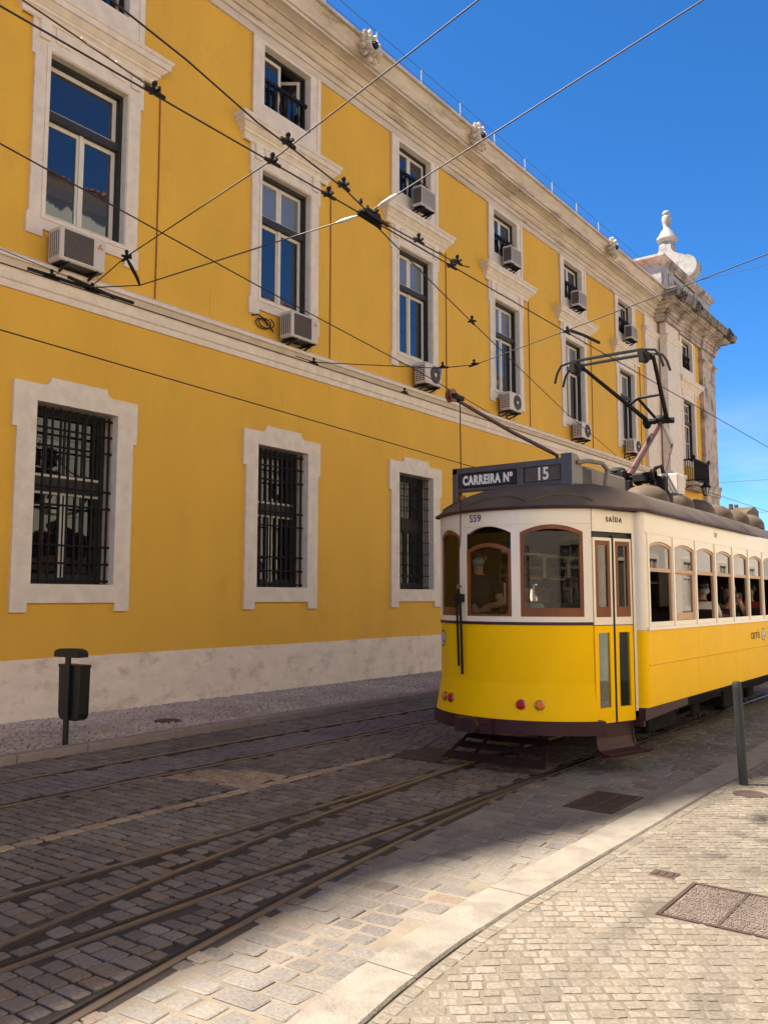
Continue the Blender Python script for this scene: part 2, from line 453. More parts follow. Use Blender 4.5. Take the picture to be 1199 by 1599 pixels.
b.add([(XP, 37.9, .05), (-24, 37.9, .05), (-24, 37.9, 12.95), (XP, 37.9, 12.95)], [(0, 1, 2, 3)])
b.add([(-24, 37.9, .05), (-24, -4, .05), (-24, -4, 12.95), (-24, 37.9, 12.95)], [(0, 1, 2, 3)])
b.add([(-24, -4, .05), (X0, -4, .05), (X0, -4, 12.95), (-24, -4, 12.95)], [(0, 1, 2, 3)])
b.box(-23.9, X0 - .75, -3.9, 37.8, 6.0, 6.4)
b.build('wall', 'ochre', palace)
b = MB()
# plinth with an uneven painted top edge
n = 150; top = []
for i in range(n + 1):
    y = -4 + (30.35 + 4) * i / n
    top.append((y, .885 + .012 * noise.noise(Vector((y * .9, 3, 0))) + .006 * noise.noise(Vector((y * 4, 9, 0)))))
for i in range(n):
    (ya, za), (yb, zb) = top[i], top[i + 1]
    b.hexa([(X0 - .05, ya, .02), (X0 + .022, ya, .02), (X0 + .022, yb, .02), (X0 - .05, yb, .02)], [(X0 - .05, ya, za), (X0 + .022, ya, za), (X0 + .022, yb, zb), (X0 - .05, yb, zb)])
b.build('plinth', 'plinth', palace)
b = MB()
band = [(0, 5.90), (.035, 5.905), (.035, 6.00), (.06, 6.02), (.06, 6.16), (.075, 6.165), (.075, 6.19), (.15, 6.26), (.19, 6.27), (.19, 6.325), (.17, 6.345), (.02, 6.42), (0, 6.43)]
b.sweep(band, [(X0, -4), (X0, 30.3)])
b.build('string_course', 'stone', palace)
b = MB()
corn = [(0, 12.05), (.045, 12.05), (.045, 12.19), (.03, 12.192), (.03, 12.212), (.065, 12.214), (.065, 12.33), (.045, 12.333), (.045, 12.352), (.085, 12.355), (.10, 12.37), (.135, 12.40), (.155, 12.425), (.155, 12.445), (.135, 12.448), (.135, 12.468), (.185, 12.47), (.185, 12.49), (.25, 12.535),
        (.275, 12.55), (.25, 12.556), (.25, 12.58), (.31, 12.582), (.31, 12.60), (.40, 12.612), (.50, 12.622), (.50, 12.60), (.53, 12.60), (.53, 12.655), (.515, 12.658), (.515, 12.672), (.56, 12.675), (.575, 12.70), (.595, 12.74), (.63, 12.80), (.68, 12.85), (.72, 12.885), (.735, 12.90), (.71, 12.903), (.71, 12.92), (.79, 12.923), (.79, 12.985), (.5, 13.0), (0, 13.0)]
b.sweep(corn, [(X0, -4), (X0, Y_END - .1), (X0 + .05, Y_END - .1)])
b.build('cornice', 'cornice', palace)
b = MB()
cornp = [(o * 1.08, z) for o, z in corn]
lo = [p for p in cornp if p[1] < 12.50]; hi = [p for p in cornp if p[1] > 12.45]
b.sweep(cornp, [(X0 + .04, Y_END - .25), (XP + .08, Y_END - .25), (XP + .08, 37.62), (-24, 37.62)])
for (ya, yb) in ((Y_END - .16, 33.2), (36.0, 37.8)): b.sweep([(0, 12.04)] + lo + [(.19, 12.5), (0, 12.52)], [(XP, ya), (XP + .19, ya), (XP + .19, yb), (XP, yb)])
b.build('pavilion_cornice', 'tower', palace)
b = MB()
b.sweep([(.80, 12.70), (.815, 12.72), (.855, 12.90), (.875, 12.915), (.875, 12.99), (.3, 13.01)], [(XP - .3, Y_END - .25), (XP + .08, Y_END - .25), (XP + .08, 37.62), (-24, 37.62)])
b.build('pavilion_gutter', 'grime', palace)
b = MB()
b.box(-24, X0 + .4, -4, 37.9, 12.9, 12.99)
rv = [(X0 - .4, 13.0), (-17.5, 15.3), (-23.6, 13.0)]
b.add([(x, y, z) for y in (-4, 31.0) for x, z in rv], [(0, 1, 4, 3), (1, 2, 5, 4), (0, 2, 1), (3, 4, 5)])
b.build('roof', 'tile', palace)
# unseen gable block, added so its shadow shifts the sunlit edge on the street
b = MB()
b.plate([(.5, 12.99), (7.35, 12.99), (7.35, 13.12), (5.6, 15.5), (4.9, 15.7), (4.2, 15.5), (.5, 13.12)], [], lambda u, v, t: (t, u, v), X0 + .70, X0 - .2)
b.build('unseen_shade_gable', 'cornice', palace)
# pilasters
def pilaster(x, y0, y1, back, mname):
    b = MB()
    b.box(back, x, y0, y1, .05, 11.36); b.box(back, x - .02, y0 + .03, y1 - .03, 11.36, 12.04)
    b.sweep([(0, 11.33), (.03, 11.34), (.03, 11.42), (.07, 11.45), (.10, 11.52), (.10, 11.56), (0, 11.6)], [(back, y0), (x, y0), (x, y1), (back, y1)])
    b.sweep([(0, 5.9), (.05, 5.92), (.05, 6.2), (.1, 6.3), (.1, 6.38), (0, 6.42)], [(back, y0), (x, y0), (x, y1), (back, y1)])
    b.box(back, x + .05, y0 - .05, y1 + .05, .05, 1.1)
    b.build('pilaster', mname, palace)
pilaster(X0 + .10, 30.32, 31.70, X0 - .1, 'stone')
pilaster(XP + .16, 31.66, 33.15, XP - .1, 'stone')
pilaster(XP + .16, 36.05, 37.75, XP - .1, 'tower')
# gargoyle rosettes on the gutter
def rosette(y, x, z, m, s=1.0):
    b = MB()
    for k in range(11):
        a = 2 * PI * k / 11
        c = Vector((x + .03, y + .17 * s * math.cos(a), z + .17 * s * math.sin(a)))
        b.ell(c, (.055 * s, .10 * s, .036 * s), 8, 5, rot=Matrix.Rotation(a, 3, 'X') @ Matrix.Rotation(-.55, 3, 'Z'))
        c = Vector((x + .10, y + .11 * s * math.cos(a + .3), z + .11 * s * math.sin(a + .3)))
        b.ell(c, (.06 * s, .05 * s, .03 * s), 8, 5, rot=Matrix.Rotation(a + .3, 3, 'X'))
    b.lathe((x - .1, y, z), [(.13 * s, 0), (.14 * s, .15), (.10 * s, .24), (.065 * s, .26), (.06 * s, .2), (.03 * s, .19)], 12, axis='x')
    b.lathe((x, y, z), [(.055 * s, .1), (.055 * s, .205)], 10, m=1, axis='x')
    b.build('gargoyle', [m, 'black'], palace)
for y in (13.1, 17.4, 25.75): rosette(y, X0 + .72, 12.84, 'cornice', 1.4)
for y in (31.3, 33.2, 37.4): rosette(y, XP + .88, 12.80, 'grime', 1.2)
# roof railing
b = MB()
for i in range(18):
    y = -2.85 + 1.62 * i
    b.tube([(X0 + .745, y, 12.98), (X0 + .745, y, 13.34)], .011, 6, 1)
b.tube([(X0 + .745, -3, 13.33), (X0 + .745, 29.5, 13.33)], .006, 5)
b.tube([(X0 + .76, -3, 13.06), (X0 + .76, 30.5, 13.06)], .006, 5)
b.build('roof_railing', ['wire', 'ac'], palace)
# parapet over the corner pavilion
b = MB()
for (y0, y1) in ((31.75, 33.2), (35.9, 37.9)):
    b.box(-12.6, XP + .0, y0, y1, 12.99, 14.42)
    b.box(XP, XP + .03, y0 + .18, y0 + .62, 13.25, 14.2); b.box(XP, XP + .03, y0 + .82, y1 - .18, 13.25, 14.2)
b.box(-12.0, XP - .05, 33.2, 35.9, 12.99, 13.3); b.box(-12.0, XP - .05, 33.2, 35.9, 14.2, 14.42)
b.box(-12.9, -12.6, 31.8, 37.85, 12.99, 14.42)
for i in range(9):
    y = 33.42 + .285 * i
    b.lathe((XP - .25, y, 13.3), [(.09, 0), (.09, .08), (.05, .14), (.085, .32), (.085, .4), (.04, .7), (.05, .78), (.085, .82), (.085, .9)], 10)
b.build('parapet', 'whitestone', palace)
b = MB()
b.sweep([(0, 14.42), (.05, 14.44), (.05, 14.5), (.16, 14.56), (.18, 14.62), (.18, 14.70), (.12, 14.73), (-.4, 14.74)], [(-12.7, 31.75), (XP, 31.75), (XP, 37.9), (-12.7, 37.9)])
b.box(-12.7, XP, 31.8, 37.85, 14.70, 14.735)
b.build('parapet_coping', 'tower', palace)
# scrolled crest and pinnacle
cxf, yf0, yf1 = -12.22, 37.0, 37.75
ZF = .46
half = [(.26, 16.80), (.27, 16.58), (.40, 16.40), (.62, 16.27), (.80, 16.20)] + qarc(.86, 15.66, .49, 95, -130, 18) + [(.45, 15.0), (.3, 14.3)]
half = [(u, z + ZF) for u, z in half]
outl = half + [(-u, z) for u, z in half[::-1]]
b = MB()
b.plate(outl, [], lambda u, v, t: (cxf + u, t, v), yf0, yf1)
for s in ():
    sp = [(cxf + s * (.86 + (.46 - .04 * k) * math.cos(k * .55)), yf0 - .02, 15.66 + ZF + (.46 - .04 * k) * math.sin(k * .55)) for k in range(11)]
    b.tube(sp, .035, 6)
b.box(cxf - 1.5, cxf + 1.35, yf0 - .1, yf1 + .1, 13.0, 15.2)
b.build('scrolled_crest', 'whitestone', palace)
b = MB()
b.lathe((cxf, (yf0 + yf1) / 2, 16.72 + ZF), [(.30, 0), (.30, .06), (.37, .09), (.37, .16), (.27, .20), (.27, .26), (.40, .34), (.47, .42), (.45, .50), (.33, .66), (.27, .80), (.17, .92), (.14, 1.02), (.19, 1.2), (.215, 1.4), (.19, 1.52), (.13, 1.56), (.17, 1.6), (.18, 1.68), (.12, 1.76), (.03, 1.79)], 10)
b.build('pinnacle', 'whitestone', palace, angle=50)

# --- windows: one of each kind, then copies
def win_place(o, x, y, z):
    o.parent = palace; o.location = (x - X0, y - 17, z)
def ring(b, y0, y1, z0, z1, w, x0, x1, m=0):
    b.box(x0, x1, y0, y0 + w, z0, z1, m); b.box(x0, x1, y1 - w, y1, z0, z1, m)
    b.box(x0, x1, y0 + w, y1 - w, z0, z0 + w, m); b.box(x0, x1, y0 + w, y1 - w, z1 - w, z1, m)
FM = lambda u, v, t: (t, u, v)
# ground floor
def ground_window(fine):
    b = MB()
    ring(b, -.68, .68, 0, 2.55, .10, -.36, -.27)
    b.box(-.34, -.26, -.58, .58, 1.33, 1.53)
    w = b.build('ground_floor_window', 'green')
    b = MB()
    for (y0, y1, z0, z1) in ((-.58, -.01, .10, 1.33), (.01, .58, .10, 1.33), (-.58, .58, 1.53, 2.45)):
        ring(b, y0, y1, z0, z1, .05, -.325, -.285)
    for y in (-.3, 0, .3): b.box(-.32, -.29, y - .015, y + .015, 1.58, 2.40)
    for y in (-.3, .3): b.box(-.32, -.29, y - .012, y + .012, .15, 1.28)
    for z in (1.285, 1.535): b.box(-.328, -.282, -.578, .578, z, z + .035, 1)
    for y in (-.05, .015): b.box(-.328, -.2825, y, y + .035, .10, 1.284, 1)
    b.build('sash', ['green', 'green' if fine else 'sash'], w)
    b = MB(); b.box(-.315, -.305, -.57, .57, .12, 2.44); b.build('pane', 'groundpane', w)
    b = MB()
    o = []
    h = [(.70, -.26), (.70, -.385), (.945, -.385), (.945, 2.13), (1.01, 2.13), (1.01, 2.77)] + qarc(.58, 2.89, .12, -90, -180, 6)
    outer = h + [(-u, v) for u, v in h[::-1]]
    b.plate(outer, [[(-.66, 0), (.66, 0), (.66, 2.53), (-.66, 2.53)]], FM, .045, -.36, back=False)
    b.build('surround', 'stone', w)
    b = MB()
    k = 14 if fine else 10
    for i in range(k):
        y = -.60 + 1.2 * i / (k - 1)
        b.tube([(-.09, y, .01), (-.09, y, 2.50)], .010 if fine else .019, 6)
    for z in ((.05, .3, .55, .8, 1.05, 1.3, 1.55, 1.8, 2.05, 2.3, 2.48) if fine else (.05, .30, .55, 1.12, 1.37, 1.95, 2.20, 2.44)):
        b.tube([(-.09, -.655, z), (-.09, .655, z)], .009 if fine else .017, 6)
        if not fine:
            for y in (-.63, .63): b.ell((-.08, y, z), (.022, .022, .022), 6, 4)
    b.build('grille', 'iron', w)
    return w
gw = ground_window(False); gf = ground_window(True)
for i, yc in enumerate(YC):
    p = gf if i == 3 else gw
    if i == 3 or i == 0: win_place(p, X0, yc, 1.90)
    else: dup(gw, (0, yc - 17, 1.90), palace)
# first floor
def upper_window(split, top_split, mm='pane'):
    b = MB()
    ring(b, -.67, .67, 0, 2.44, .065, -.30, -.08)
    b.box(-.28, -.09, -.605, .605, 1.52, 1.64)
    w = b.build('tall_window', 'green')
    b = MB(); c = MB()
    wins = [(-.605, -.004, .065, 1.52), (.004, .605, .065, 1.52)]
    wins += [(-.605, .605, 1.64, 2.375)] if not top_split else [(-.605, -.004, 1.64, 2.375), (.004, .605, 1.64, 2.375)]
    for (y0, y1, z0, z1) in wins:
        ring(b, y0, y1, z0, z1, .062, -.225, -.175)
        if split:
            b.box(-.215, -.185, (y0 + y1) / 2 - .014, (y0 + y1) / 2 + .014, z0 + .06, z1 - .06)
            b.box(-.216, -.184, y0 + .06, y1 - .06, (z0 + z1) / 2 - .014, (z0 + z1) / 2 + .014)
    b.box(-.19, -.152, -.03, .03, .065, 1.52)
    b.build('sash', 'sash', w)
    c.box(-.204, -.196, -.59, .59, .09, 1.50); c.build('pane', 'pane', w)
    c = MB(); c.box(-.204, -.196, -.59, .59, 1.66, 2.36); c.build('transom_pane', mm, w)
    b = MB()
    h = [(.69, -.22), (.69, -.33), (.94, -.33), (.94, -.05), (.905, 0), (.905, 2.30), (.955, 2.30), (.955, 2.95), (.905, 2.95)]
    outer = h + [(-u, v) for u, v in h[::-1]]
    b.plate(outer, [[(-.66, 0), (.66, 0), (.66, 2.43), (-.66, 2.43)]], FM,   .045, -.30, back=False)
    ring(b, -.73, .73, -.07, 2.50, .055, .045, .062)
    pan = [(-.6, 2.60), (-.38, 2.60), (-.33, 2.66), (.33, 2.66), (.38, 2.60), (.6, 2.60), (.6, 2.82), (-.6, 2.82)]
    b.plate(pan, [], FM, .062, .045, back=False)
    for s in (-1, 1): b.box(.045, .085, s * .78 - .08, s * .78 + .08, 2.56, 2.87)
    b.build('surround', 'stone', w)
    b = MB()
    pr = [(0, 2.82), (.025, 2.835), (.025, 2.89), (.06, 2.93), (.085, 2.94), (.085, 2.985), (.10, 2.99), (.17, 3.06), (.20, 3.065), (.20, 3.15), (.225, 3.165), (.235, 3.195), (.235, 3.215), (0, 3.25)]
    b.sweep(pr, [(-.05, -1.12), (.05, -1.12), (.05, 1.12), (-.05, 1.12)])
    b.build('hood', 'stone', w)
    return w
uw = upper_window(False, False); uwb = upper_window(False, True, 'blindpane'); uws = upper_window(True, True, 'pane')
win_place(uw, X0, YC[1], 7.10); win_place(uwb, X0, YC[2], 7.10); win_place(uws, XP, YP, 7.10)
dup(uw, (0, YC[0] - 17, 7.10), palace)
for i in (3, 4, 5, 6): dup(uwb, (0, YC[i] - 17, 7.10), palace)
# attic
def attic_window(opened):
    b = MB()
    ring(b, -.65, .65, 0, 1.18, .05, -.28, -.11)
    w = b.build('attic_window', 'green')
    b = MB(); c = MB()
    ring(b, -.60, -.003, .05, 1.13, .06, -.215, -.165); c.box(-.195, -.185, -.55, -.05, .1, 1.09)
    if not opened:
        ring(b, .003, .60, .05, 1.13, .06, -.215, -.165); c.box(-.195, -.185, .05, .55, .1, 1.09)
    else:
        for (a0, a1, z0, z1) in ((0, .06, .05, 1.13), (.54, .6, .05, 1.13), (.06, .54, .05, .11), (.06, .54, 1.07, 1.13)):
            p = lambda a, z, t: (-.215 - a * .8 + t * .6, .60 - a * .6 - t * .8, z)
            b.hexa([p(a0, z0, 0), p(a1, z0, 0), p(a1, z1, 0), p(a0, z1, 0)], [p(a0, z0, .04), p(a1, z0, .04), p(a1, z1, .04), p(a0, z1, .04)])
        c.hexa([p(.06, .1, .015), p(.54, .1, .015), p(.54, 1.08, .015), p(.06, 1.08, .015)], [p(.06, .1, .022), p(.54, .1, .022), p(.54, 1.08, .022), p(.06, 1.08, .022)])
        c.box(-1.2, -1.19, -.66, .66, 0, 1.2)
    b.build('sash', 'sash', w); c.build('pane', 'pane', w)
    b = MB()
    b.plate([(-.915, -.44), (.915, -.44), (.915, 1.25), (-.915, 1.25)], [[(-.64, 0), (.64, 0), (.64, 1.18), (-.64, 1.18)]], FM, .04, -.28, back=False)
    b.box(.04, .055, -.93, -.83, -.44, 1.25); b.box(.04, .055, .83, .93, -.44, 1.25)
    b.build('surround', 'stone', w)
    b = MB()
    b.box(-.11, -.05, -.64, .64, .56, .62); b.box(-.11, -.05, -.64, .64, .0, .04)
    for i in range(8):
        y = -.56 + .16 * i
        b.lathe((-.08, y, .04), [(.02, 0), (.03, .02), (.018, .06), (.034, .16), (.03, .24), (.014, .36), (.02, .44), (.03, .47), (.02, .52)], 8)
    b.build('balustrade', 'iron', w)
    return w
aw = attic_window(False); ao = attic_window(True)
for i, yc in enumerate(YC):
    if i == 2: win_place(ao, X0, yc, 10.80)
    elif i == 1: win_place(aw, X0, yc, 10.80)
    else: dup(aw, (0, yc - 17, 10.80), palace)
dup(aw, (XP - X0, YP - 17, 10.80), palace)
# iron balcony on the pavilion
b = MB()
b.box(XP - .05, XP + .50, YP - .98, YP + .98, 6.05, 6.18); b.box(XP - .05, XP + .36, YP - .85, YP + .85, 5.9, 6.05)
for y in [YP - .93 + .093 * i for i in range(21)]: b.tube([(XP + .44, y, 6.18), (XP + .44, y, 7.03)], .015, 6, 1)
for s in (-1, 1):
    for k in range(5): b.tube([(XP + .04 + .08 * k, YP + s * .93, 6.18), (XP + .04 + .08 * k, YP + s * .93, 7.03)], .015, 6, 1)
    b.box(XP, XP + .46, YP + s * .93 - .02, YP + s * .93 + .02, 7.01, 7.07, 1)
    b.ell((XP + .44, YP + s * .93, 7.13), (.06, .06, .08), 10, 6, 1)
b.box(XP + .41, XP + .47, YP - .95, YP + .95, 7.01, 7.07, 1); b.box(XP + .42, XP + .46, YP - .95, YP + .95, 6.23, 6.27, 1)
for k in range(10): b.tube([(XP + .44, YP - .837 + .186 * k + .07 * math.cos(t * .6), 6.63 + .07 * math.sin(t * .6)) for t in range(11)], .010, 5, 1)
b.build('balcony', ['tower', 'iron'], palace)
# thin conduits down the wall, an access hatch
for i, yc in enumerate(YC):
    b = MB(); y = yc + 1.30
    b.tube([(X0 + .012, y, 6.42), (X0 + .012, y + .01, 8.4), (X0 + .012, y, 10.0)], .013, 6)
    b.build('conduit', 'conduit', palace)
b = MB(); b.bbox(X0 - .02, X0 + .008, 9.66, 10.06, 6.47, 6.95, .004); b.build('access_hatch', 'ochre', palace)

# wall lantern on the pavilion
ly = 33.6; lx = -9.85
ln = thing('wall_lantern', 'black iron wall lantern on scrolled bracket at the far stone corner', 'lantern', (lx, ly, 5.5))
b = MB()
b.tube([(XP + .10, ly, 5.95), (-10.2, ly, 6.22), (lx - .04, ly, 6.24), (lx, ly, 6.12)], .02, 6)
b.tube([(XP + .0, ly, 6.25), (lx, ly, 6.25)], .02, 6)
b.tube([(-10.35 + .13 * math.cos(k * .6) * (1 - k * .07), ly, 6.08 + .13 * math.sin(k * .6) * (1 - k * .07)) for k in range(11)], .012, 5)
b.build('bracket', 'iron', ln)
b = MB(); b.lathe((lx, ly, 5.60), [(.06, 0), (.08, .02), (.085, .04)], 6, sm=False); b.lathe((lx, ly, 5.60), [(.14, .30), (.21, .31), (.21, .34), (.15, .41), (.07, .46), (.045, .50), (.06, .54), (.01, .58)], 6, sm=False)
for k in range(6): b.bar((lx + .08 * math.cos(k * PI / 3), ly + .08 * math.sin(k * PI / 3), 5.63), (lx + .145 * math.cos(k * PI / 3), ly + .145 * math.sin(k * PI / 3), 5.91), .018, .018)
b.build('lantern_head', 'iron', ln)
b = MB(); b.lathe((lx, ly, 5.64), [(.078, 0), (.138, .26)], 6, sm=False); b.build('lantern_pane', 'blindpane', ln)

# --- air conditioners (each hangs on the wall)
def ac_unit(kind, w, h, d=.30):
    """local: x out of the wall, y along it, z up from the bottom of the casing"""
    r = thing('air_conditioner', '', 'air conditioner', (0, 0, 0), 'air conditioners hung on the ochre facade')
    b = MB(); b.bbox(.10, .10 + d, -w / 2, w / 2, 0, h, .018)
    if kind == 'grille':                         # side louvre
        b.box(.14, .36, -w / 2 - .004, -w / 2 + .02, .07, h - .06, 1)
        for k in range(5): b.box(.13 + .05 * k, .145 + .05 * k, -w / 2 - .010, -w / 2, .06, h - .05, 0)
    b.build('casing', ['ac', 'acdark'], r)
    b = MB()
    x = .10 + d
    if kind == 'grille':
        b.box(x - .01, x + .004, -w / 2 + .06, w / 2 - .20, .05, h - .04)
        for k in range(17):
            y = -w / 2 + .07 + (w - .28) * k / 16
            b.box(x + .004, x + .010, y - .004, y + .004, .06, h - .05, 1)
        for k in range(9):
            z = .07 + (h - .13) * k / 8
            b.box(x + .004, x + .011, -w / 2 + .06, w / 2 - .20, z - .003, z + .003, 1)
        b.build('grille', ['acdark', 'acgrey'], r)
    elif kind == 'fan':
        rr = min(h * .42, w * .3); yo = .06
        b.lathe((x - .02, yo, h / 2), [(rr, 0), (rr, .024), (rr * .96, .028)], 26, axis='x')
        for k in range(5): b.tube([(x + .012, yo + rr * (k + 1) / 5.2 * math.cos(t * PI / 12), h / 2 + rr * (k + 1) / 5.2 * math.sin(t * PI / 12)) for t in range(25)], .004, 4, 1, False)
        for k in range(12): b.tube([(x + .012, yo + .04 * math.cos(k * PI / 6), h / 2 + .04 * math.sin(k * PI / 6)), (x + .012, yo + rr * math.cos(k * PI / 6 + .5), h / 2 + rr * math.sin(k * PI / 6 + .5))], .003, 4, 1)
        b.lathe((x, yo, h / 2), [(.05, 0), (.045, .02)], 12, m=2, axis='x')
        b.build('fan_grille', ['acdark', 'acgrey', 'ac'], r)
        b = MB()
        for k in range(8):
            for q in range(3): b.box(.14 + .085 * q, .205 + .085 * q, -w / 2 - .004, -w / 2 + .01, .06 + (h - .12) * k / 8, .06 + (h - .12) * (k + .55) / 8)
        b.build('side_vent', 'acdark', r)
    else:
        b.box(x - .01, x + .004, -w / 2 + .05, w / 2 - .05, .05, h - .05)
        for k in range(12): b.box(x + .004, x + .010, -w / 2 + .05, w / 2 - .05, .06 + (h - .12) * k / 11 - .006, .06 + (h - .12) * k / 11 + .006, 1)
        b.build('grille', ['acgrey', 'ac'], r)
        b = MB(); b.box(.13, .36, -w / 2 - .004, -w / 2 + .01, .06, h - .06); b.build('side_vent', 'acdark', r)
    b = MB()
    for s in (-1, 1):
        b.box(-.005, .12 + d, s * w * .32 - .018, s * w * .32 + .018, -.045, -.008); b.box(-.005, .022, s * w * .32 - .018, s * w * .32 + .018, -.17, -.01)
        b.bar((.01, s * w * .32, -.15), (.12 + d * .8, s * w * .32, -.03), .025, .03)
    b.box(.12, .08 + d, -w * .45, w * .45, -.012, .002)
    b.build('bracket', 'black', r)
    b = MB(); b.tube([(.2, w / 2 - .03, .05), (.2, w / 2 + .04, -.02), (.1, w / 2 + .03, -.14), (.01, w / 2 - .08, -.2)], .014, 6); b.build('hose', 'ac', r)
    return r
A1 = ac_unit('grille', .73, .49); A2 = ac_unit('fan', .66, .48); A3 = ac_unit('plain', .60, .48, .26)
def emblem(r, y, z, x):
    b = MB()
    for a in (90, 210, 330):
        d = Vector((0, math.cos(R(a)), math.sin(R(a)))); n_ = Vector((0, -d.z, d.y)); c = Vector((x, y, z))
        q = [c + d * .006, c + d * .026 + n_ * .015, c + d * .05, c + d * .026 - n_ * .015]
        b.hexa(q, [p + Vector((.003, 0, 0)) for p in q])
    b.build('emblem', 'red', r)
ac_list = [
    (A1, 6.94, 6.38, 0, 'dirty white air conditioner with red emblem under the nearest upper window', True),
    (A1, 11.62, 6.44, 1, 'air conditioner with brown grille and red emblem beside a coil of cable', True),
    (A2, 15.90, 6.46, 0, 'white air conditioner with black fan and blue sticker below an upper window', False),
    (A2, 19.77, 6.54, 1, 'white fan air conditioner fourth from the left along the upper window sills', False),
    (A2, 24.20, 6.48, 1, 'white fan air conditioner fifth from the left along the upper window sills, behind the pantograph', False),
    (A2, 28.40, 6.60, 1, 'small air conditioner under the farthest upper window, beside the raised tram arm', False),
    (A3, 15.72, 10.50, 0, 'nearest boxy air conditioner under the main cornice, right of the open attic window', False),
    (A3, 19.90, 10.50, 1, 'second from the left of the boxy air conditioners under the main cornice', False),
    (A3, 24.12, 10.52, 1, 'third from the left of the boxy air conditioners under the main cornice', False),
    (A3, 28.40, 10.55, 1, 'boxy air conditioner at the attic window nearest the far stone pilaster', False),
]
for src, y, z, cp, lab, emb in ac_list:
    o = src if not cp else dup(src, (0, 0, 0))
    o.location = (X0 + (.06 if z > 9 else .01), y, z); o['label'] = lab
    if emb:
        for k in kids(o):
            if k.name.startswith('emblem'): bpy.data.objects.remove(k)
        emblem(o, o.location.y + .27, z + .36, o.location.x + .404)
b = MB(); b.box(X0 + .414, X0 + .418, 16.12, 16.21, 6.76, 6.90); b.build('sticker', 'blue', A2)
# coil of loose cable
b = MB()
b.tube([(X0 + .05 + .01 * math.sin(t), 10.82 + .16 * math.cos(t * .9) + .012 * t, 6.62 + .09 * math.sin(t * .9) + .004 * t) for t in [k * .35 for k in range(45)]], .011, 5)
b.tube([(X0 + .05, 10.6, 6.72), (X0 + .06, 10.75, 6.78), (X0 + .05, 10.95, 6.72), (X0 + .05, 11.15, 6.55)], .012, 5)
tag(b.build('cable_coil', 'wire'), 'black coil of loose cable hanging on the ochre wall left of an air conditioner', 'cable')

# ------------------------------------------------------------------ ground, paving, rails
def joint_mat(name, c1, c2, sc=1.5):
    m, nt, b = new_mat(name); N, L = nt.nodes, nt.links
    tc = N.new('ShaderNodeTexCoord'); n = N.new('ShaderNodeTexNoise'); n.inputs['Scale'].default_value = sc; n.inputs['Detail'].default_value = 10; n.inputs['Roughness'].default_value = .7
    L.new(tc.outputs['Object'], n.inputs['Vector'])
    r = N.new('ShaderNodeValToRGB'); r.color_ramp.elements[0].position = .35; r.color_ramp.elements[1].position = .65
    r.color_ramp.elements[0].color = (*c1, 1); r.color_ramp.elements[1].color = (*c2, 1)
    L.new(n.outputs['Fac'], r.inputs[0]); L.new(r.outputs[0], b.inputs['Base Color']); b.inputs['Roughness'].default_value = .95
    b.inputs['Specular IOR Level'].default_value = .2
    n3 = N.new('ShaderNodeTexNoise'); n3.inputs['Scale'].default_value = 130; L.new(tc.outputs['Object'], n3.inputs['Vector'])
    bp = N.new('ShaderNodeBump'); bp.inputs['Strength'].default_value = .6; bp.inputs['Distance'].default_value = .006
    L.new(n3.outputs['Fac'], bp.inputs['Height']); L.new(bp.outputs[0], b.inputs['Normal'])
    return m
M['joint'] = joint_mat('dark_joint_dirt', (.035, .027, .022), (.075, .058, .046))
M['sand'] = joint_mat('pale_joint_mortar', (.12, .098, .073), (.25, .205, .152), .9)
M['walkjoint'] = joint_mat('sandy_joint', (.118, .098, .072), (.165, .138, .104), 3)
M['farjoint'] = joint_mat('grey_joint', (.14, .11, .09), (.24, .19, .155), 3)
M['asphalt'] = joint_mat('patched_asphalt', (.085, .072, .066), (.15, .125, .112), 2)
M['cobble'] = stone_mat('granite_cobble', [(.14, .111, .091), (.178, .147, .122), (.108, .088, .073), (.205, .166, .132), (.155, .125, .102), (.185, .13, .09), (.124, .101, .085)], .68, .6, .25)
M['setts'] = stone_mat('grey_kerb_setts', [(.145, .128, .11), (.178, .157, .133), (.125, .109, .094), (.195, .17, .14)], .75, .5)
M['stripstone'] = stone_mat('smooth_grey_strip_stone', [(.15, .125, .112), (.18, .15, .135), (.135, .115, .105)], .7, .4, .25)
M['linestone'] = stone_mat('pale_line_stone', [(.30, .21, .13), (.36, .265, .165), (.25, .175, .11)], .7, .4)
M['calc'] = stone_mat('limestone_cube', [(.155, .130, .098), (.180, .155, .119), (.138, .114, .085), (.200, .172, .134), (.160, .129, .093), (.172, .152, .121)], .7, .6, .3)
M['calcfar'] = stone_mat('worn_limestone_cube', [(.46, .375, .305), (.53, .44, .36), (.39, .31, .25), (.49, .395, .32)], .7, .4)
M['kerb'] = mat('pale_kerb_stone', (.205, .176, .138), .75, var=.2, scale=5, bump=.5, bscale=60, dark=(.135, .113, .088), dthr=.57, dscale=2.2)
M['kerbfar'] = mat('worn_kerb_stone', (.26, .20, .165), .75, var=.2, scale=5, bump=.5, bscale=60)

def sheet(name, x0, x1, y0, y1, z, m, nx=1, ny=1):
    b = MB(); b.add([(x0, y0, z), (x1, y0, z), (x1, y1, z), (x0, y1, z)], [(0, 1, 2, 3)])
    return tag(b.build(name, m), kind='structure')
sheet('ground', -700, 700, -700, 700, -.12, 'asphalt')

def rail_near(x, y, out=.040, inn=.082):
    """True where a stone centre keeps clear of every rail: close up on the field side, clear of the groove on the gauge side"""
    bb = .0145 * np.maximum(0, 9 - y) ** 2; ra = -7.74 + .012 * (y - 8); ok = np.ones(x.shape, bool)
    for l in (-4.81 + 0 * y, -4.81 + bb, ra):
        ok &= ~((x - l > -out) & (x - l < inn))
    for r in (-3.905 + 0 * y, -3.905 + bb, ra + .90):
        ok &= ~((x - r < out) & (x - r > -inn))
    return ok

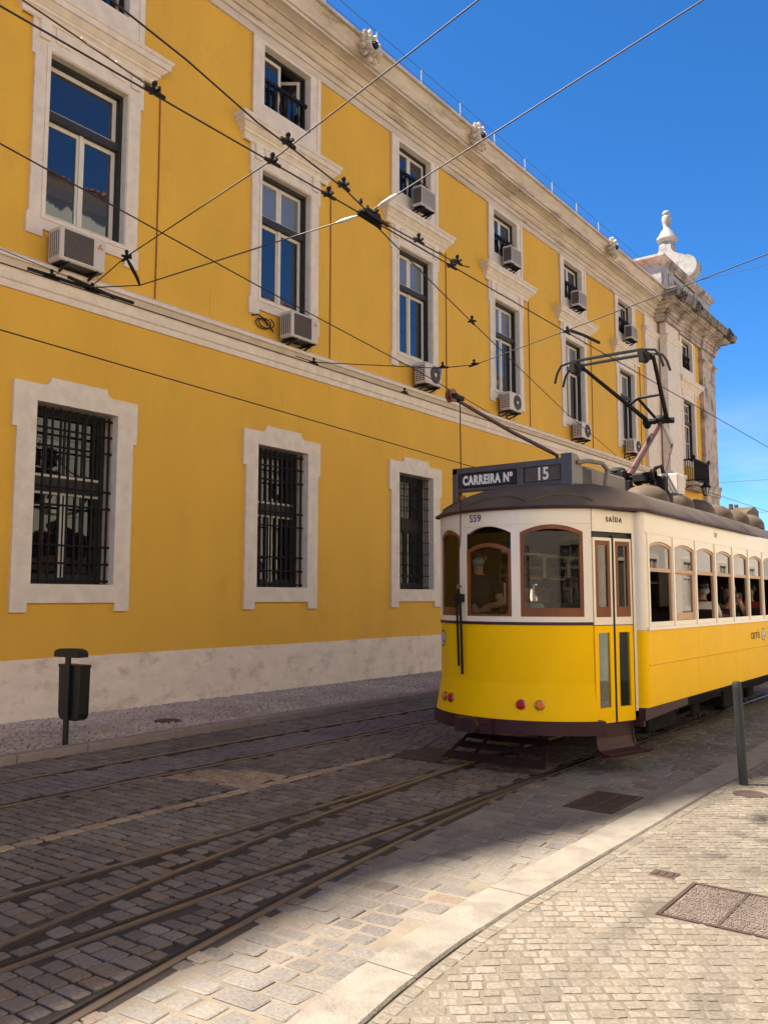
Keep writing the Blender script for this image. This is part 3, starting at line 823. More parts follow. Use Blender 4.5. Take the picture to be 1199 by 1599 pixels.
def rail_lines():
    bb = lambda y: .0145 * np.maximum(0, 9 - y) ** 2
    return [(lambda y: -4.81 + 0 * y, 1), (lambda y: -4.81 + bb(y), 1), (lambda y: -7.74 + .012 * (y - 8), 1), (lambda y: -3.905 + 0 * y, -1), (lambda y: -3.905 + bb(y), -1), (lambda y: -6.84 + .012 * (y - 8), -1)]

def stones(name, mats, ang, pivot, urange, vrange, rowh, length, gap, ztop, depth, test, pick=None, tilt=.004, seed=1, jit=.12, wave=0.0, cut_rails=False):
    """individually cut stones laid in courses; test(x, y) keeps a stone, pick(x, y) chooses its material"""
    r = np.random.RandomState(seed); ca, sa = math.cos(ang), math.sin(ang)
    cen = []; v = vrange[0]
    while v < vrange[1]:
        h = rowh * r.uniform(.88, 1.14); u = urange[0] - r.uniform(0, length)
        while u < urange[1]:
            l = length * r.uniform(.68, 1.35)
            cen.append((u + l / 2, v + h / 2, l, h)); u += l
        v += h
    c = np.array(cen); U, V = c[:, 0], c[:, 1]
    if wave: V = V + wave * np.sin(U * 1.7 + r.uniform(0, .3)) + wave * .5 * np.sin(U * 4.1 + V * .9)
    X = pivot[0] + U * ca - V * sa; Y = pivot[1] + U * sa + V * ca
    k = test(X, Y); c = c[k]; U = U[k]; V = V[k]; X = X[k]; Y = Y[k]; n = len(c)
    hl = c[:, 2] / 2 - gap / 2 * r.uniform(.6, 1.6, n); hh = c[:, 3] / 2 - gap / 2 * r.uniform(.6, 1.6, n)
    bev = np.minimum(hl, hh) * r.uniform(.07, .16, n)
    sg = np.array([(-1, -1), (1, -1), (1, 1), (-1, 1)])
    cu = U[:, None] + sg[None, :, 0] * hl[:, None] * (1 + r.uniform(-jit, jit * .3, (n, 4)))
    cv = V[:, None] + sg[None, :, 1] * hh[:, None] * (1 + r.uniform(-jit, jit * .3, (n, 4)))
    # eight-sided outline: each corner cut
    pu = np.zeros((n, 8)); pv = np.zeros((n, 8))
    cut = r.uniform(.03, .14, (n, 4))
    for i in range(4):
        for q, j in ((0, (i - 1) % 4), (1, (i + 1) % 4)):
            f = cut[:, i] * (.6 if (i + q) % 2 else 1)
            pu[:, 2 * i + q] = cu[:, i] + (cu[:, j] - cu[:, i]) * f; pv[:, 2 * i + q] = cv[:, i] + (cv[:, j] - cv[:, i]) * f
    mu, mv = pu.mean(1, keepdims=True), pv.mean(1, keepdims=True)
    sc = 1 - (bev / np.minimum(hl, hh))[:, None]
    iu, iv = mu + (pu - mu) * sc, mv + (pv - mv) * sc
    z0 = ztop + r.uniform(-tilt, tilt, n)[:, None]; tu = r.uniform(-tilt, tilt, n)[:, None] / .1; tv = r.uniform(-tilt, tilt, n)[:, None] / .1
    def P(a, b_, z): return np.stack([pivot[0] + a * ca - b_ * sa, pivot[1] + a * sa + b_ * ca, z], -1)
    top = P(iu, iv, z0 + tu * (iu - mu) + tv * (iv - mv))
    mid = P(pu, pv, z0 + tu * (pu - mu) + tv * (pv - mv) - (bev * .55)[:, None])
    bot = P(pu, pv, np.full((n, 8), ztop - depth))
    V3 = np.concatenate([top, mid, bot], 1)
    if cut_rails:                                  # stones along a rail are cut to its line
        for f, inner in rail_lines():
            rx = f(V3[..., 1]); left = (X < f(Y))[:, None]
            a_, b__ = (.032, .074) if inner > 0 else (.074, .032)
            near = np.abs(V3[..., 0] - rx) < .25
            V3[..., 0] = np.where(near, np.where(left, np.minimum(V3[..., 0], rx - a_), np.maximum(V3[..., 0], rx + b__)), V3[..., 0])
    verts = V3.reshape(-1, 3)
    base = np.arange(n)[:, None] * 24
    loops = [base + np.arange(8)[None]]
    quads = []
    for a, b_ in ((0, 8), (8, 16)):
        for j in range(8):
            q = np.array([b_ + j, b_ + (j + 1) % 8, a + (j + 1) % 8, a + j]); quads.append(base + q[None])
    Q = np.stack(quads, 1).reshape(-1, 4)
    me = bpy.data.meshes.new(name)
    nv = len(verts); nf = n + len(Q)
    me.vertices.add(nv); me.vertices.foreach_set('co', verts.ravel().astype(np.float32))
    li = np.concatenate([loops[0].ravel(), Q.ravel()]).astype(np.int32)
    me.loops.add(len(li)); me.loops.foreach_set('vertex_index', li)
    st = np.concatenate([np.arange(n) * 8, n * 8 + np.arange(len(Q)) * 4]).astype(np.int32)
    me.polygons.add(nf); me.polygons.foreach_set('loop_start', st)
    mi = np.zeros(n, int) if pick is None else pick(X, Y)
    me.polygons.foreach_set('material_index', np.concatenate([mi, np.repeat(mi, 16)]).astype(np.int32))
    sm = np.zeros(nf, bool); sm[n:] = False
    me.polygons.foreach_set('use_smooth', sm)
    for m in mats: me.materials.append(M[m])
    me.update(calc_edges=True); me.validate()
    o = bpy.data.objects.new(name, me); COL.objects.link(o)
    return o

RA = lambda y: -7.74 + .012 * (y - 8)
def kx(y): return .05 * max(0., 4.5 - max(y, 0.)) ** 2
def nkx(y): return .05 * np.maximum(0, 4.5 - np.maximum(y, 0)) ** 2
def brx(y): return .0145 * max(0., 9 - y) ** 2
RAILS = {'near': (lambda y: -4.81, lambda y: -3.905), 'branch': (lambda y: -4.81 + brx(y), lambda y: -3.905 + brx(y)), 'far': (RA, lambda y: RA(y) + .90)}
# roadway: bedding, then cobbles laid across the street
road = sheet('road', -8.56, -2.70, -6, 60, -.010, 'joint')
bound = lambda y: -3.825 + brx(y)
b = MB(); ysl = [-1 + .25 * i for i in range(44)] + [60]
for ya, yb in zip(ysl[:-1], ysl[1:]): b.add([(bound(ya), ya, -.006), (-2.66 + kx(ya), ya, -.006), (-2.66 + kx(yb), yb, -.006), (bound(yb), yb, -.006)], [(0, 1, 2, 3)])
tag(b.build('road_edge', 'sand'), kind='structure')
nbound = lambda y: -3.825 + .0145 * np.maximum(0, 9 - y) ** 2
DR = (-3.22, -2.80, 6.76, 7.46); DR2 = (-5.72, -5.12, 7.75, 8.45)
def inr(x, y, r, e=.02): return (x > r[0] - e) & (x < r[1] + e) & (y > r[2] - e) & (y < r[3] + e)
def on_line(x, y): return (abs(x + 5.76) < .075) & (y < 7.7)
def patch(x, y): return (x > -6.75) & (x < -5.83) & (y > 5.55 + .2 * (x + 6.7)) & (y < 6.15 + .25 * (x + 6.7))
def asph(x, y): return (x > RA(y) + .10) & (x < RA(y) + .80) & (y < 9.2 + .4 * np.sin(x * 9))
ct = lambda x, y: (x > -8.52) & (x < nbound(y) + .02) & (y > -4) & rail_near(x, y) & ~inr(x, y, DR2, .05) & ~on_line(x, y)
o = stones('cobbles', ['cobble', 'linestone', 'stripstone'], 0, (-6, 0), (-3, 3.2), (-4, 34), .108, .142, .010, 0, .05, ct, lambda x, y: np.where(patch(x, y), 1, np.where((x > RA(y) + .06) & (x < RA(y) + .84) & (y < 11), 2, 0)), .0025, 3, .14, .02, True)
o.parent = road
o = stones('marking_stones', ['linestone'], PI / 2, (-5.76, 0), (-4, 7.75), (-.068, .05), .135, .17, .010, .003, .05, lambda x, y: abs(x + 5.76) < .10, None, .002, 9, .05)
o.parent = road
st = lambda x, y: (x > nbound(y) + .03) & (x < -2.70 + nkx(y)) & (y > -4) & rail_near(x, y) & ~inr(x, y, DR, .06)
o = stones('setts', ['setts', 'cobble'], R(4), (-3.2, 0), (-1.4, 1.8), (-5, 34), .145, .20, .017, -.001, .05, st, lambda x, y: np.where((np.sin(x * 13.1) * np.sin(y * 7.7)) > .72, 1, 0), .003, 5, .12, .012, True)
o.parent = road
# near footway, kerb first
kb = thing('kerb', 'pale limestone kerb slabs between the setts and the small-cube pavement in the foreground', 'kerb', (-2.52, 0, 0))
b = MB(); y = -.6
while y < 40:
    l = rng.uniform(.55, .75) if y < 4.5 else rng.uniform(.9, 1.5); dz = .017 + rng.uniform(-.002, .002); g = .002
    ys_ = [y + g + (l - 2 * g) * q / 4 for q in range(5)]
    L_ = [(-2.675 + kx(q) + rng.uniform(-.003, .003), q) for q in ys_]; R_ = [(-2.388 + kx(q) + rng.uniform(-.004, .004), q) for q in ys_]
    for q in range(4):
        for (A, B, za, zb) in ((L_, R_, 0, 0),):
            e = .012
            a0, a1, c0, c1 = L_[q], L_[q + 1], R_[q], R_[q + 1]
            b.add([(a0[0], a0[1], -.1), (a0[0], a0[1], dz - e), (a0[0] + e, a0[1], dz), (c0[0] - e, c0[1], dz), (c0[0], c0[1], dz - e), (c0[0], c0[1], -.1),
                   (a1[0], a1[1], -.1), (a1[0], a1[1], dz - e), (a1[0] + e, a1[1], dz), (c1[0] - e, c1[1], dz), (c1[0], c1[1], dz - e), (c1[0], c1[1], -.1)],
                  [(0, 1, 7, 6), (1, 2, 8, 7), (2, 3, 9, 8), (3, 4, 10, 9), (4, 5, 11, 10)] + ([(5, 4, 3, 2, 1, 0)] if q == 0 else []) + ([(6, 7, 8, 9, 10, 11)] if q == 3 else []))
    y += l
b.build('slab', 'kerb', kb)
b = MB()
for ya, yb in zip(ysl[:-1], ysl[1:]): b.add([(-2.352 + kx(ya), ya, .0285), (4.6, ya, .0285), (4.6, yb, .0285), (-2.352 + kx(yb), yb, .0285)], [(0, 1, 2, 3)])
walk = tag(b.build('pavement', 'walkjoint'), kind='structure')
MH = (-1.72, -.78, 4.70, 5.34)
VC = (-1.99, -1.83, 5.32, 5.46)
def curb(x, y): return x > -2.262 + nkx(y) + .004 * np.sin(y * 5) + .008 * np.sin(y * 13)
wt = lambda x, y: curb(x, y) & (x < 1.6) & (y > .6) & (y < 20) & ~inr(x, y, MH, .03) & ~inr(x, y, VC, .02) & (np.hypot(x + 2.21, y - 8.36) > .055)
o = stones('limestone_cubes', ['calc'], R(38), (0, 0), (-4, 18), (-2, 18), .072, .080, .0085, .032, .04, wt, None, .0016, 11, .22, .022)
o.parent = walk
o = stones('border_cubes', ['calc'], PI / 2, (-2.308, 0), (-.6, 20), (-.034, .02), .078, .082, .008, .032, .04, lambda x, y: (np.hypot(x + 2.21, y - 8.36) > .055), None, .0016, 17, .2)
for v in o.data.vertices: v.co.x += kx(v.co.y)
o.parent = walk
# far footway
b = MB(); y = -4.0
kf = thing('kerb', 'worn grey-pink kerb along the far pavement below the ochre wall', 'kerb', (-8.64, 0, 0))
while y < 40:
    l = rng.uniform(.8, 1.4); b.bbox(-8.73, -8.55, y + .003, y + l - .003, -.1, .085 + rng.uniform(-.002, .002), .012); y += l
b.build('slab', 'kerbfar', kf)
fw = sheet('far_pavement', X0 - .1, -8.72, -6, 60, .062, 'farjoint')
FMH = [(-9.39, 7.71, .17)]
ft = lambda x, y: (x > X0 + .03) & (x < -8.76) & (y > -2) & (y < 33) & np.all([np.hypot(x - a, y - c) > r_ for a, c, r_ in FMH], 0) & (np.hypot(x + 8.80, y - 5.80) > .06)
o = stones('limestone_cubes', ['calcfar'], R(45), (-9.9, 0), (-4, 26), (-4, 26), .085, .092, .014, .080, .04, ft, None, .004, 13, .2, .02)
o.parent = fw
# tram tracks
def track(name, key, label, y0, y1, step):
    t = thing('tram_track', label, 'tram track', (0, 0, 0), 'tram tracks in the street')
    for f in RAILS[key]:
        ys = np.arange(y0, y1 + 1e-6, step); path = [(f(y), y) for y in ys]
        s = 1 if f is RAILS[key][0] else -1
        head = [(-.026, -.03), (-.026, .0015), (-.020, .004), (.014, .004), (.020, .001), (.020, -.034)]
        guard = [(.052, -.034), (.052, .0), (.055, .002), (.066, .002), (.069, 0), (.069, -.03)]
        bed = [(-.115, -.03), (-.115, -.006), (.115, -.006), (.115, -.03)]
        fl = lambda pr: [(o_ * s, z) for o_, z in (pr if s > 0 else pr[::-1])]
        b = MB()
        b.sweep(fl([(-.066, -.04), (-.06, -.010), (-.026, -.006), (-.026, -.04)]), path, 1); b.sweep(fl([(.069, -.04), (.069, -.008), (.080, -.012), (.084, -.04)]), path, 1)
        b.sweep(fl(head), path, 0); b.sweep(fl(guard), path, 1); b.sweep(fl([(.020, -.04), (.020, -.030), (.052, -.030), (.052, -.04)]), path, 1)
        b.build('rail', ['steel', 'rust'], t)
    return t
track('near', 'near', 'straight grooved tram track running under the yellow tram', -4, 60, 2.0)
track('branch', 'branch', 'curving grooved tram track branching right towards the sunlit kerb', -3, 8.9, .35)
track('far', 'far', 'grooved tram track beside the far pavement', -4, 60, 4.0)
# street ironwork
def grate(label, r, z, along):
    t = thing('drain_grate', label, 'drain', ((r[0] + r[1]) / 2, (r[2] + r[3]) / 2, z), 'iron drain grates in the road')
    b = MB(); ring2 = [(r[0], r[2]), (r[1], r[2]), (r[1], r[3]), (r[0], r[3])]; e = .03
    b.plate(ring2, [[(r[0] + e, r[2] + e), (r[1] - e, r[2] + e), (r[1] - e, r[3] - e), (r[0] + e, r[3] - e)]], lambda u, v, t_: (u, v, t_), z + .004, z - .06)
    b.build('frame', 'iroplate', t)
    b = MB(); n = 12
    for i in range(n):
        y = r[2] + .05 + (r[3] - r[2] - .10) * i / (n - 1)
        b.box(r[0] + e, r[1] - e, y - .014, y + .014, z - .04, z + .002)
    b.box((r[0] + r[1]) / 2 - .015, (r[0] + r[1]) / 2 + .015, r[2] + e, r[3] - e, z - .04, z + .001)
    b.build('bars', 'iroplate', t)
    b = MB(); b.box(r[0], r[1], r[2], r[3], z - .1, z - .07); b.build('pit', 'black', t)
grate('rusty iron drain grate beside the kerb in front of the tram step', DR, 0, 0)
grate('dark iron grate between the tracks to the left of the tram', DR2, 0, 0)
t = thing('manhole_cover', 'large square brown manhole cover set in the sunlit limestone pavement', 'manhole cover', ((MH[0] + MH[1]) / 2, (MH[2] + MH[3]) / 2, .03))
b = MB(); r = MH; e = .022
b.plate([(r[0], r[2]), (r[1], r[2]), (r[1], r[3]), (r[0], r[3])], [[(r[0] + e, r[2] + e), (r[1] - e, r[2] + e), (r[1] - e, r[3] - e), (r[0] + e, r[3] - e)]], lambda u, v, t_: (u, v, t_), .036, -.02)
for k in (1, 2): b.box(r[0] + (r[1] - r[0]) * k / 3 - .008, r[0] + (r[1] - r[0]) * k / 3 + .008, r[2], r[3], .0, .034)
b.build('frame', 'iroplate', t)
b = MB(); b.box(r[0], r[1], r[2], r[3], -.02, .016); b.build('bed', 'rust', t)
M['granule'] = stone_mat('red_brown_stud', [(.125, .092, .076), (.165, .122, .102), (.10, .075, .063), (.15, .118, .104)], .7, .4)
o = stones('studs', ['granule'], 0, (r[0], r[2]), (.02, r[1] - r[0] - .02), (.02, r[3] - r[2] - .02), .019, .020, .006, .032, .02, lambda x, y: inr(x, y, MH, -.03), None, .002, 21, .2)
o.location -= t.location; o.parent = t
t = thing('valve_cover', 'tiny iron valve cover in the sunlit pavement left of the manhole', 'cover', (-1.91, 5.39, .03))
b = MB(); b.bbox(VC[0], VC[1], VC[2], VC[3], -.02, .034, .005)
for k in range(3): b.box(VC[0] + .02 + .045 * k, VC[0] + .045 + .045 * k, VC[2] + .03, VC[3] - .03, .034, .038)
b.build('lid', 'iroplate', t)
for (x, y, rr), lab in zip(FMH, ['round iron cover in the far pavement right of the litter bin']):
    b = MB(); b.lathe((x, y, .03), [(rr, 0), (rr, .052), (rr * .86, .054), (rr * .84, .050), (rr * .3, .052)], 24); tag(b.build('manhole_cover', 'iroplate'), lab, 'manhole cover')
b = MB(); b.lathe((-2.06, 7.98, .0), [(.14, 0), (.14, .036), (.11, .038)], 22); tag(b.build('manhole_cover', 'iroplate'), 'small round dark disc at the foot of the bollard', 'manhole cover')  # flat dark disc put for the dark spot beside the bollard
# litter bin
t = thing('litter_bin', 'dark green litter bin on a capped post in front of the ochre wall', 'litter bin', (-9.22, 6.09, .08))
b = MB(); b.bbox(-9.255, -9.185, 6.07, 6.112, -.02, 1.13, .008); b.box(-9.262, -9.188, 6.068, 6.112, .55, .57); b.box(-9.262, -9.188, 6.068, 6.112, .82, .84); b.build('post', 'bin', t)
b = MB(); pr = [(-9.44, 1.09), (-9.41, 1.115), (-9.33, 1.135), (-9.11, 1.135), (-9.03, 1.115), (-9.0, 1.09), (-9.0, 1.04), (-9.44, 1.04)]
b.plate(pr, [], lambda u, v, t_: (u, t_, v), 6.05, 6.20); b.build('cap', 'bin', t)
b = MB(); oc = [(-9.42, .41), (-9.40, .36), (-9.35, .335), (-9.09, .335), (-9.04, .36), (-9.02, .41), (-9.01, .94), (-9.43, .94)]
b.plate(oc, [], lambda u, v, t_: (u, t_, v), 6.115, 6.24); b.box(-9.436, -9.004, 6.11, 6.245, .92, .955); b.build('bucket', 'bin', t)
t.location.x += .42; t.location.y -= .29
# bollard
t = thing('bollard', 'slim dark green steel bollard leaning slightly beside the tram', 'bollard', (-2.21, 8.36, .03))
b = MB()
b.tube([(-2.21, 8.36, 0), (-2.222, 8.36, .4), (-2.236, 8.36, .885), (-2.237, 8.36, .93), (-2.238, 8.36, .944), (-2.238, 8.36, .95)], [.039, .039, .039, .039, .032, .018], 18)
b.build('shaft', 'boll', t)
b = MB(); b.tube([(-2.234, 8.36, .845), (-2.2345, 8.36, .86)], .0405, 18); b.build('collar', 'boll', t)

# ------------------------------------------------------------------ houses across the street (seen in the window panes)
hs = [(-22, -9, 15.5, 'housew', 'cream house across the street left of the camera, reflected in the panes'),
      (-9, 2.5, 14.2, 'housep', 'pale peach house behind the camera'),
      (2.5, 12.5, 15.2, 'housew', 'cream house right behind the sunlit pavement'),
      (12.5, 21, 16.4, 'houseg', 'tall pale green house across the street between two cream houses'),
      (21, 33, 15.0, 'housew', 'long cream house farther along the opposite side, reflected in the upper windows'),
      (33, 48, 14.6, 'housep', 'pale peach house beyond the long cream one on the opposite side'),
      (48, 75, 15.8, 'housew', 'farthest cream house at the end of the opposite side')]
def hwin():
    b = MB(); ring(b, -.62, .62, 0, 2.1, .14, -.05, .06); w = b.build('window', 'stone')
    b = MB(); b.box(-.02, .0, -.5, .5, .1, 2.0); b.build('pane', 'pane', w)
    b = MB(); b.box(0, .03, -.03, .03, .1, 2.0); b.box(0, .03, -.5, .5, 1.3, 1.37); b.build('sash', 'sash', w)
    return w
proto = None
for (y0, y1, hh, m, lab) in hs:
    t = thing('town_house', lab, 'building', (5, (y0 + y1) / 2, 0), 'houses along the opposite side of the street')
    b = MB(); b.box(4.8, 15, y0 + .01, y1 - .01, -.1, hh)
    b.build('wall', m, t)
    b = MB(); b.sweep([(0, hh - .5), (.08, hh - .48), (.1, hh - .2), (.3, hh - .1), (.3, hh)], [(4.8, y1 - .01), (4.8, y0 + .01)]); b.build('eaves', 'stone', t)
    b = MB(); b.add([(4.4, y0, hh), (9.9, y0, hh + 2.6), (15.4, y0, hh), (4.4, y1, hh), (9.9, y1, hh + 2.6), (15.4, y1, hh)], [(0, 3, 4, 1), (1, 4, 5, 2), (0, 1, 2), (3, 5, 4), (0, 2, 5, 3)])
    for k in range(int((y1 - y0) / .24)):
        y = y0 + .12 + .24 * k; b.tube([(4.36, y, hh + .02), (9.9, y, hh + 2.66)], .07, 6)
    b.build('roof', 'tile', t)
    nw = int((y1 - y0) / (2.6 if y1 < 40 else 4.5))
    for k in range(nw):
        for z in (1.2, 4.9, 8.3, 11.4):
            y = y0 + (y1 - y0) * (k + .5) / nw
            if proto is None: proto = hwin(); w = proto
            else:
                w = proto.copy(); COL.objects.link(w)
                for q in kids(proto):
                    c_ = q.copy(); COL.objects.link(c_); c_.parent = w
            w.parent = t; w.location = (4.8 - 5, y - t.location.y, z); w.rotation_euler = (0, 0, PI)

# ------------------------------------------------------------------ the tram
CX, HW = -4.42, 1.20
YB0, YB1 = 8.77, 16.6                      # bulkheads
RF = 1.193; YCF = 7.76 + RF
YMID = (YB0 + YB1) / 2
tram = thing('tram', 'yellow and cream vintage tram with grey roof and CARREIRA 15 route board', 'tram', (CX, YMID, 0))
def farc(a, r=0.0): return (CX + (RF + r) * math.sin(R(a)), YCF - (RF + r) * math.cos(R(a)))
def flare(z): return .060 * max(0, (.86 - z) / .36) if z < .86 else 0.0
def flip(p, on): return (2 * CX - p[0], 2 * YMID - p[1], p[2]) if on else p
AMAX = 48.5
def arcwall(b, a0, a1, z0f, z1f, t=.04, r=0.0, m=0, rear=False, n=None, fl=True, nz=1):
    """piece of the rounded end between two angles; z0f/z1f are heights as functions of the angle"""
    n = n or max(1, int(abs(a1 - a0) / 3.2)); z0 = z0f if callable(z0f) else (lambda a: z0f); z1 = z1f if callable(z1f) else (lambda a: z1f)
    grid = []
    for i in range(n + 1):
        a = a0 + (a1 - a0) * i / n
        row = []
        for k in range(nz + 1):
            z = z0(a) + (z1(a) - z0(a)) * k / nz
            e = flare(z) if fl else 0
            row.append(((*farc(a, r + e), z), (*farc(a, r + e - t), z)))
        grid.append(row)
    vs = []; fs = []; sm = []
    def vid(i, k, s): return (i * (nz + 1) + k) * 2 + s
    for row in grid:
        for o, q in row: vs += [flip(o, rear), flip(q, rear)]
    for i in range(n):
        for k in range(nz):
            fs.append([vid(i, k, 0), vid(i + 1, k, 0), vid(i + 1, k + 1, 0), vid(i, k + 1, 0)])
            fs.append([vid(i, k + 1, 1), vid(i + 1, k + 1, 1), vid(i + 1, k, 1), vid(i, k, 1)])
        fs.append([vid(i, 0, 1), vid(i + 1, 0, 1), vid(i + 1, 0, 0), vid(i, 0, 0)])
        fs.append([vid(i, nz, 0), vid(i + 1, nz, 0), vid(i + 1, nz, 1), vid(i, nz, 1)])
    for k in range(nz):
        fs.append([vid(0, k, 1), vid(0, k, 0), vid(0, k + 1, 0), vid(0, k + 1, 1)])
        fs.append([vid(n, k, 0), vid(n, k, 1), vid(n, k + 1, 1), vid(n, k + 1, 0)])
    b.add(vs, fs, m, True)
FW = [(-46.0, -22.3), (-17.1, 9.6), (14.0, 44.3)]       # three front windows
ZS, ZC, ZT = 1.52, 2.365, 2.60
def archf(w):
    a0, a1 = w
    return lambda a: ZC + .075 * (1 - ((a - (a0 + a1) / 2) / ((a1 - a0) / 2)) ** 2)
def tram_end(rear):
    b = MB()
    arcwall(b, -AMAX, AMAX, .86, 1.445, nz=3, rear=rear); arcwall(b, -AMAX, AMAX, .495, .86, nz=3, rear=rear)
    b.build('front_panel', 'ty', tram, 24)
    b = MB()
    arcwall(b, -AMAX, AMAX, 1.465, ZS, r=.006, t=.05, rear=rear)
    edges = [-AMAX] + [e for w in FW for e in w] + [AMAX]
    for i in range(0, len(edges), 2): arcwall(b, edges[i], edges[i + 1], ZS, ZT, rear=rear, nz=1)
    for w in FW: arcwall(b, w[0], w[1], archf(w), ZT, rear=rear, n=12)
    arcwall(b, -AMAX, AMAX, 2.448, 2.466, r=.008, t=.02, rear=rear)
    b.build('front_frame', 'tc', tram, 30)
    b = MB(); arcwall(b, -AMAX, AMAX, 1.437, 1.467, r=.010, t=.05, rear=rear)
    b.build('waist_moulding', 'tm', tram)
    b = MB(); arcwall(b, -52, 52, .375, .51, r=.075, t=.10, fl=False, nz=2, rear=rear)
    if not rear:
        b.tube([(CX - .35, 7.66, .46), (CX + .0, 7.65, .46)], .02, 8); b.box(CX - .40, CX + .02, 7.64, 7.74, .36, .50)
        b.lathe((CX - .19, 7.60, .43), [(.07, 0), (.085, .03), (.085, .06), (.05, .06)], 16, axis='y')
    b.build('bumper', 'tm', tram)
    for i, w in enumerate(FW):
        top = archf(w)
        low = (i == 1)
        fw = 1.7
        b = MB()
        zt = (lambda a: top(a) - .17) if low else top
        e = .042
        arcwall(b, w[0], w[0] + fw, ZS, (lambda a: zt(a) - (0 if not low else 0)), r=-.008, t=.03, rear=rear, n=2)
        arcwall(b, w[1] - fw, w[1], ZS, zt, r=-.008, t=.03, rear=rear, n=2)
        arcwall(b, w[0] + fw, w[1] - fw, ZS, ZS + .085 if not low else ZS + .02, r=-.008, t=.03, rear=rear)
        arcwall(b, w[0] + fw, w[1] - fw, (lambda a: zt(a) - e), zt, r=-.008, t=.03, rear=rear, n=10)
        if low:
            arcwall(b, w[0], w[0] + .8, (lambda a: zt(a)), top, r=-.012, t=.02, rear=rear, n=2, m=1); arcwall(b, w[1] - .8, w[1], zt, top, r=-.012, t=.02, rear=rear, n=2, m=1)
        f = b.build('front_window', ['wood', 'black'], tram)
        b = MB(); arcwall(b, w[0] + 1.2, w[1] - 1.2, ZS + .02, zt if not low else top, r=-.022, t=.004, rear=rear, n=1 if i != 9 else 4)
        b.build('pane', 'glass', f)
tram_end(False); tram_end(True)

# side walls: cream band with arched windows above, yellow panel below
WY = [YB0 + .165 + .79 * i for i in range(9)]; WW = .705
def archpoly(y0, y1, z0, zc, rise, n=8):
    pts = [(y0, z0), (y1, z0)]
    for i in range(n + 1):
        u = 1 - i / n; y = y0 + (y1 - y0) * u
        pts.append((y, zc + rise * (1 - (2 * u - 1) ** 2)))
    return pts
for s in (1, -1):
    mp = lambda u, v, t, s=s: (CX + s * (HW - t), u, v)
    b = MB()
    b.plate([(YB0 + .07, 1.375), (YB1 - .07, 1.375), (YB1 - .07, 2.60), (YB0 + .07, 2.60)], [archpoly(y, y + WW, 1.455, 2.265, .045) for y in WY], mp, 0, .045)
    for e, sg in ((YB0, 1), (YB1, -1)):         # rounded corner post and end wall
        q = [(CX + s * (HW - .07 + .07 * math.cos(R(t))), e + sg * (.07 - .07 * math.sin(R(t)))) for t in range(0, 91, 15)] + [(CX + s * (HW - .12), e)]
        q2 = [(x - s * .035 * (1 if k < len(q) - 3 else .3), y + sg * .035) for k, (x, y) in enumerate(q)]
        for k in range(len(q) - 1):
            (xa, ya), (xb, yb) = q[k], q[k + 1]
            b.add([(xa, ya, 1.375), (xb, yb, 1.375), (xb, yb, 2.60), (xa, ya, 2.60)], [(0, 1, 2, 3)], 0, True)
        b.box(CX + s * (HW - .12), CX + s * (HW - .075), e + sg * .004, e + sg * .10, 1.375, 2.60)
    b.box(CX + s * (HW - .01), CX + s * (HW + .022), YB0 + .05, YB1 - .05, 1.372, 1.405)
    b.box(CX + s * (HW - .01), CX + s * (HW + .006), YB0 + .07, YB1 - .07, 2.385, 2.40)
    for i in range(10):
        y = WY[0] - .0425 + .79 * i
        b.box(CX + s * HW, CX + s * (HW + .010), y - .022, y + .022, 1.405, 2.385)
    b.build('side_wall', 'tc', tram)
    b = MB()
    segs = [YB0 + .07, WY[2] - .04, WY[4] - .04, WY[6] - .04, YB1 - .07]
    for k in range(4):
        y0, y1 = segs[k], segs[k + 1]
        b.bbox(CX + s * (HW - .04), CX + s * HW, y0 + .0015, y1 - .0015, .59, 1.373, .003)
    for e, sg in ((YB0, 1), (YB1, -1)):
        q = [(CX + s * (HW - .07 + .07 * math.cos(R(t))), e + sg * (.07 - .07 * math.sin(R(t)))) for t in range(0, 91, 15)] + [(CX + s * (HW - .12), e)]
        for k in range(len(q) - 1):
            (xa, ya), (xb, yb) = q[k], q[k + 1]
            b.add([(xa, ya, .59), (xb, yb, .59), (xb, yb, 1.373), (xa, ya, 1.373)], [(0, 1, 2, 3)], 0, True)
    b.tube([(CX + s * (HW + .001), YB0 + .07, 1.02), (CX + s * (HW + .001), YB1 - .07, 1.02)], .011, 6)
    b.build('side_panel', 'ty', tram)
    # windows in the side
    for i, y in enumerate(WY):
        closed = (i == 1) or (i in (7,)) or s == -1
        b = MB()
        o = archpoly(y + .004, y + WW - .004, 1.985, 2.261, .045); q = archpoly(y + .028, y + WW - .028, 2.025, 2.238, .042)
        b.plate(o, [q], mp, .012, .035)
        if closed:
            b.plate([(y + .004, 1.458), (y + WW - .004, 1.458), (y + WW - .004, 1.98), (y + .004, 1.98)], [[(y + .04, 1.54), (y + WW - .04, 1.54), (y + WW - .04, 1.972), (y + .04, 1.972)]], mp, .018, .040)
        else:
            b.plate([(y + .004, 1.458), (y + .022, 1.458), (y + .022, 1.98), (y + .004, 1.98)], [], mp, .012, .035); b.plate([(y + WW - .022, 1.458), (y + WW - .004, 1.458), (y + WW - .004, 1.98), (y + WW - .022, 1.98)], [], mp, .012, .035)
        f = b.build('side_window', 'palewood' if s > 0 else 'wood', tram)
        b = MB(); b.plate(archpoly(y + .024, y + WW - .024, 2.02, 2.242, .042), [], mp, .022, .026)
        if closed: b.plate([(y + .035, 1.535), (y + WW - .035, 1.535), (y + WW - .035, 1.976), (y + .035, 1.976)], [], mp, .027, .031)
        b.build('pane', 'glass2' if s > 0 else 'glass', f)

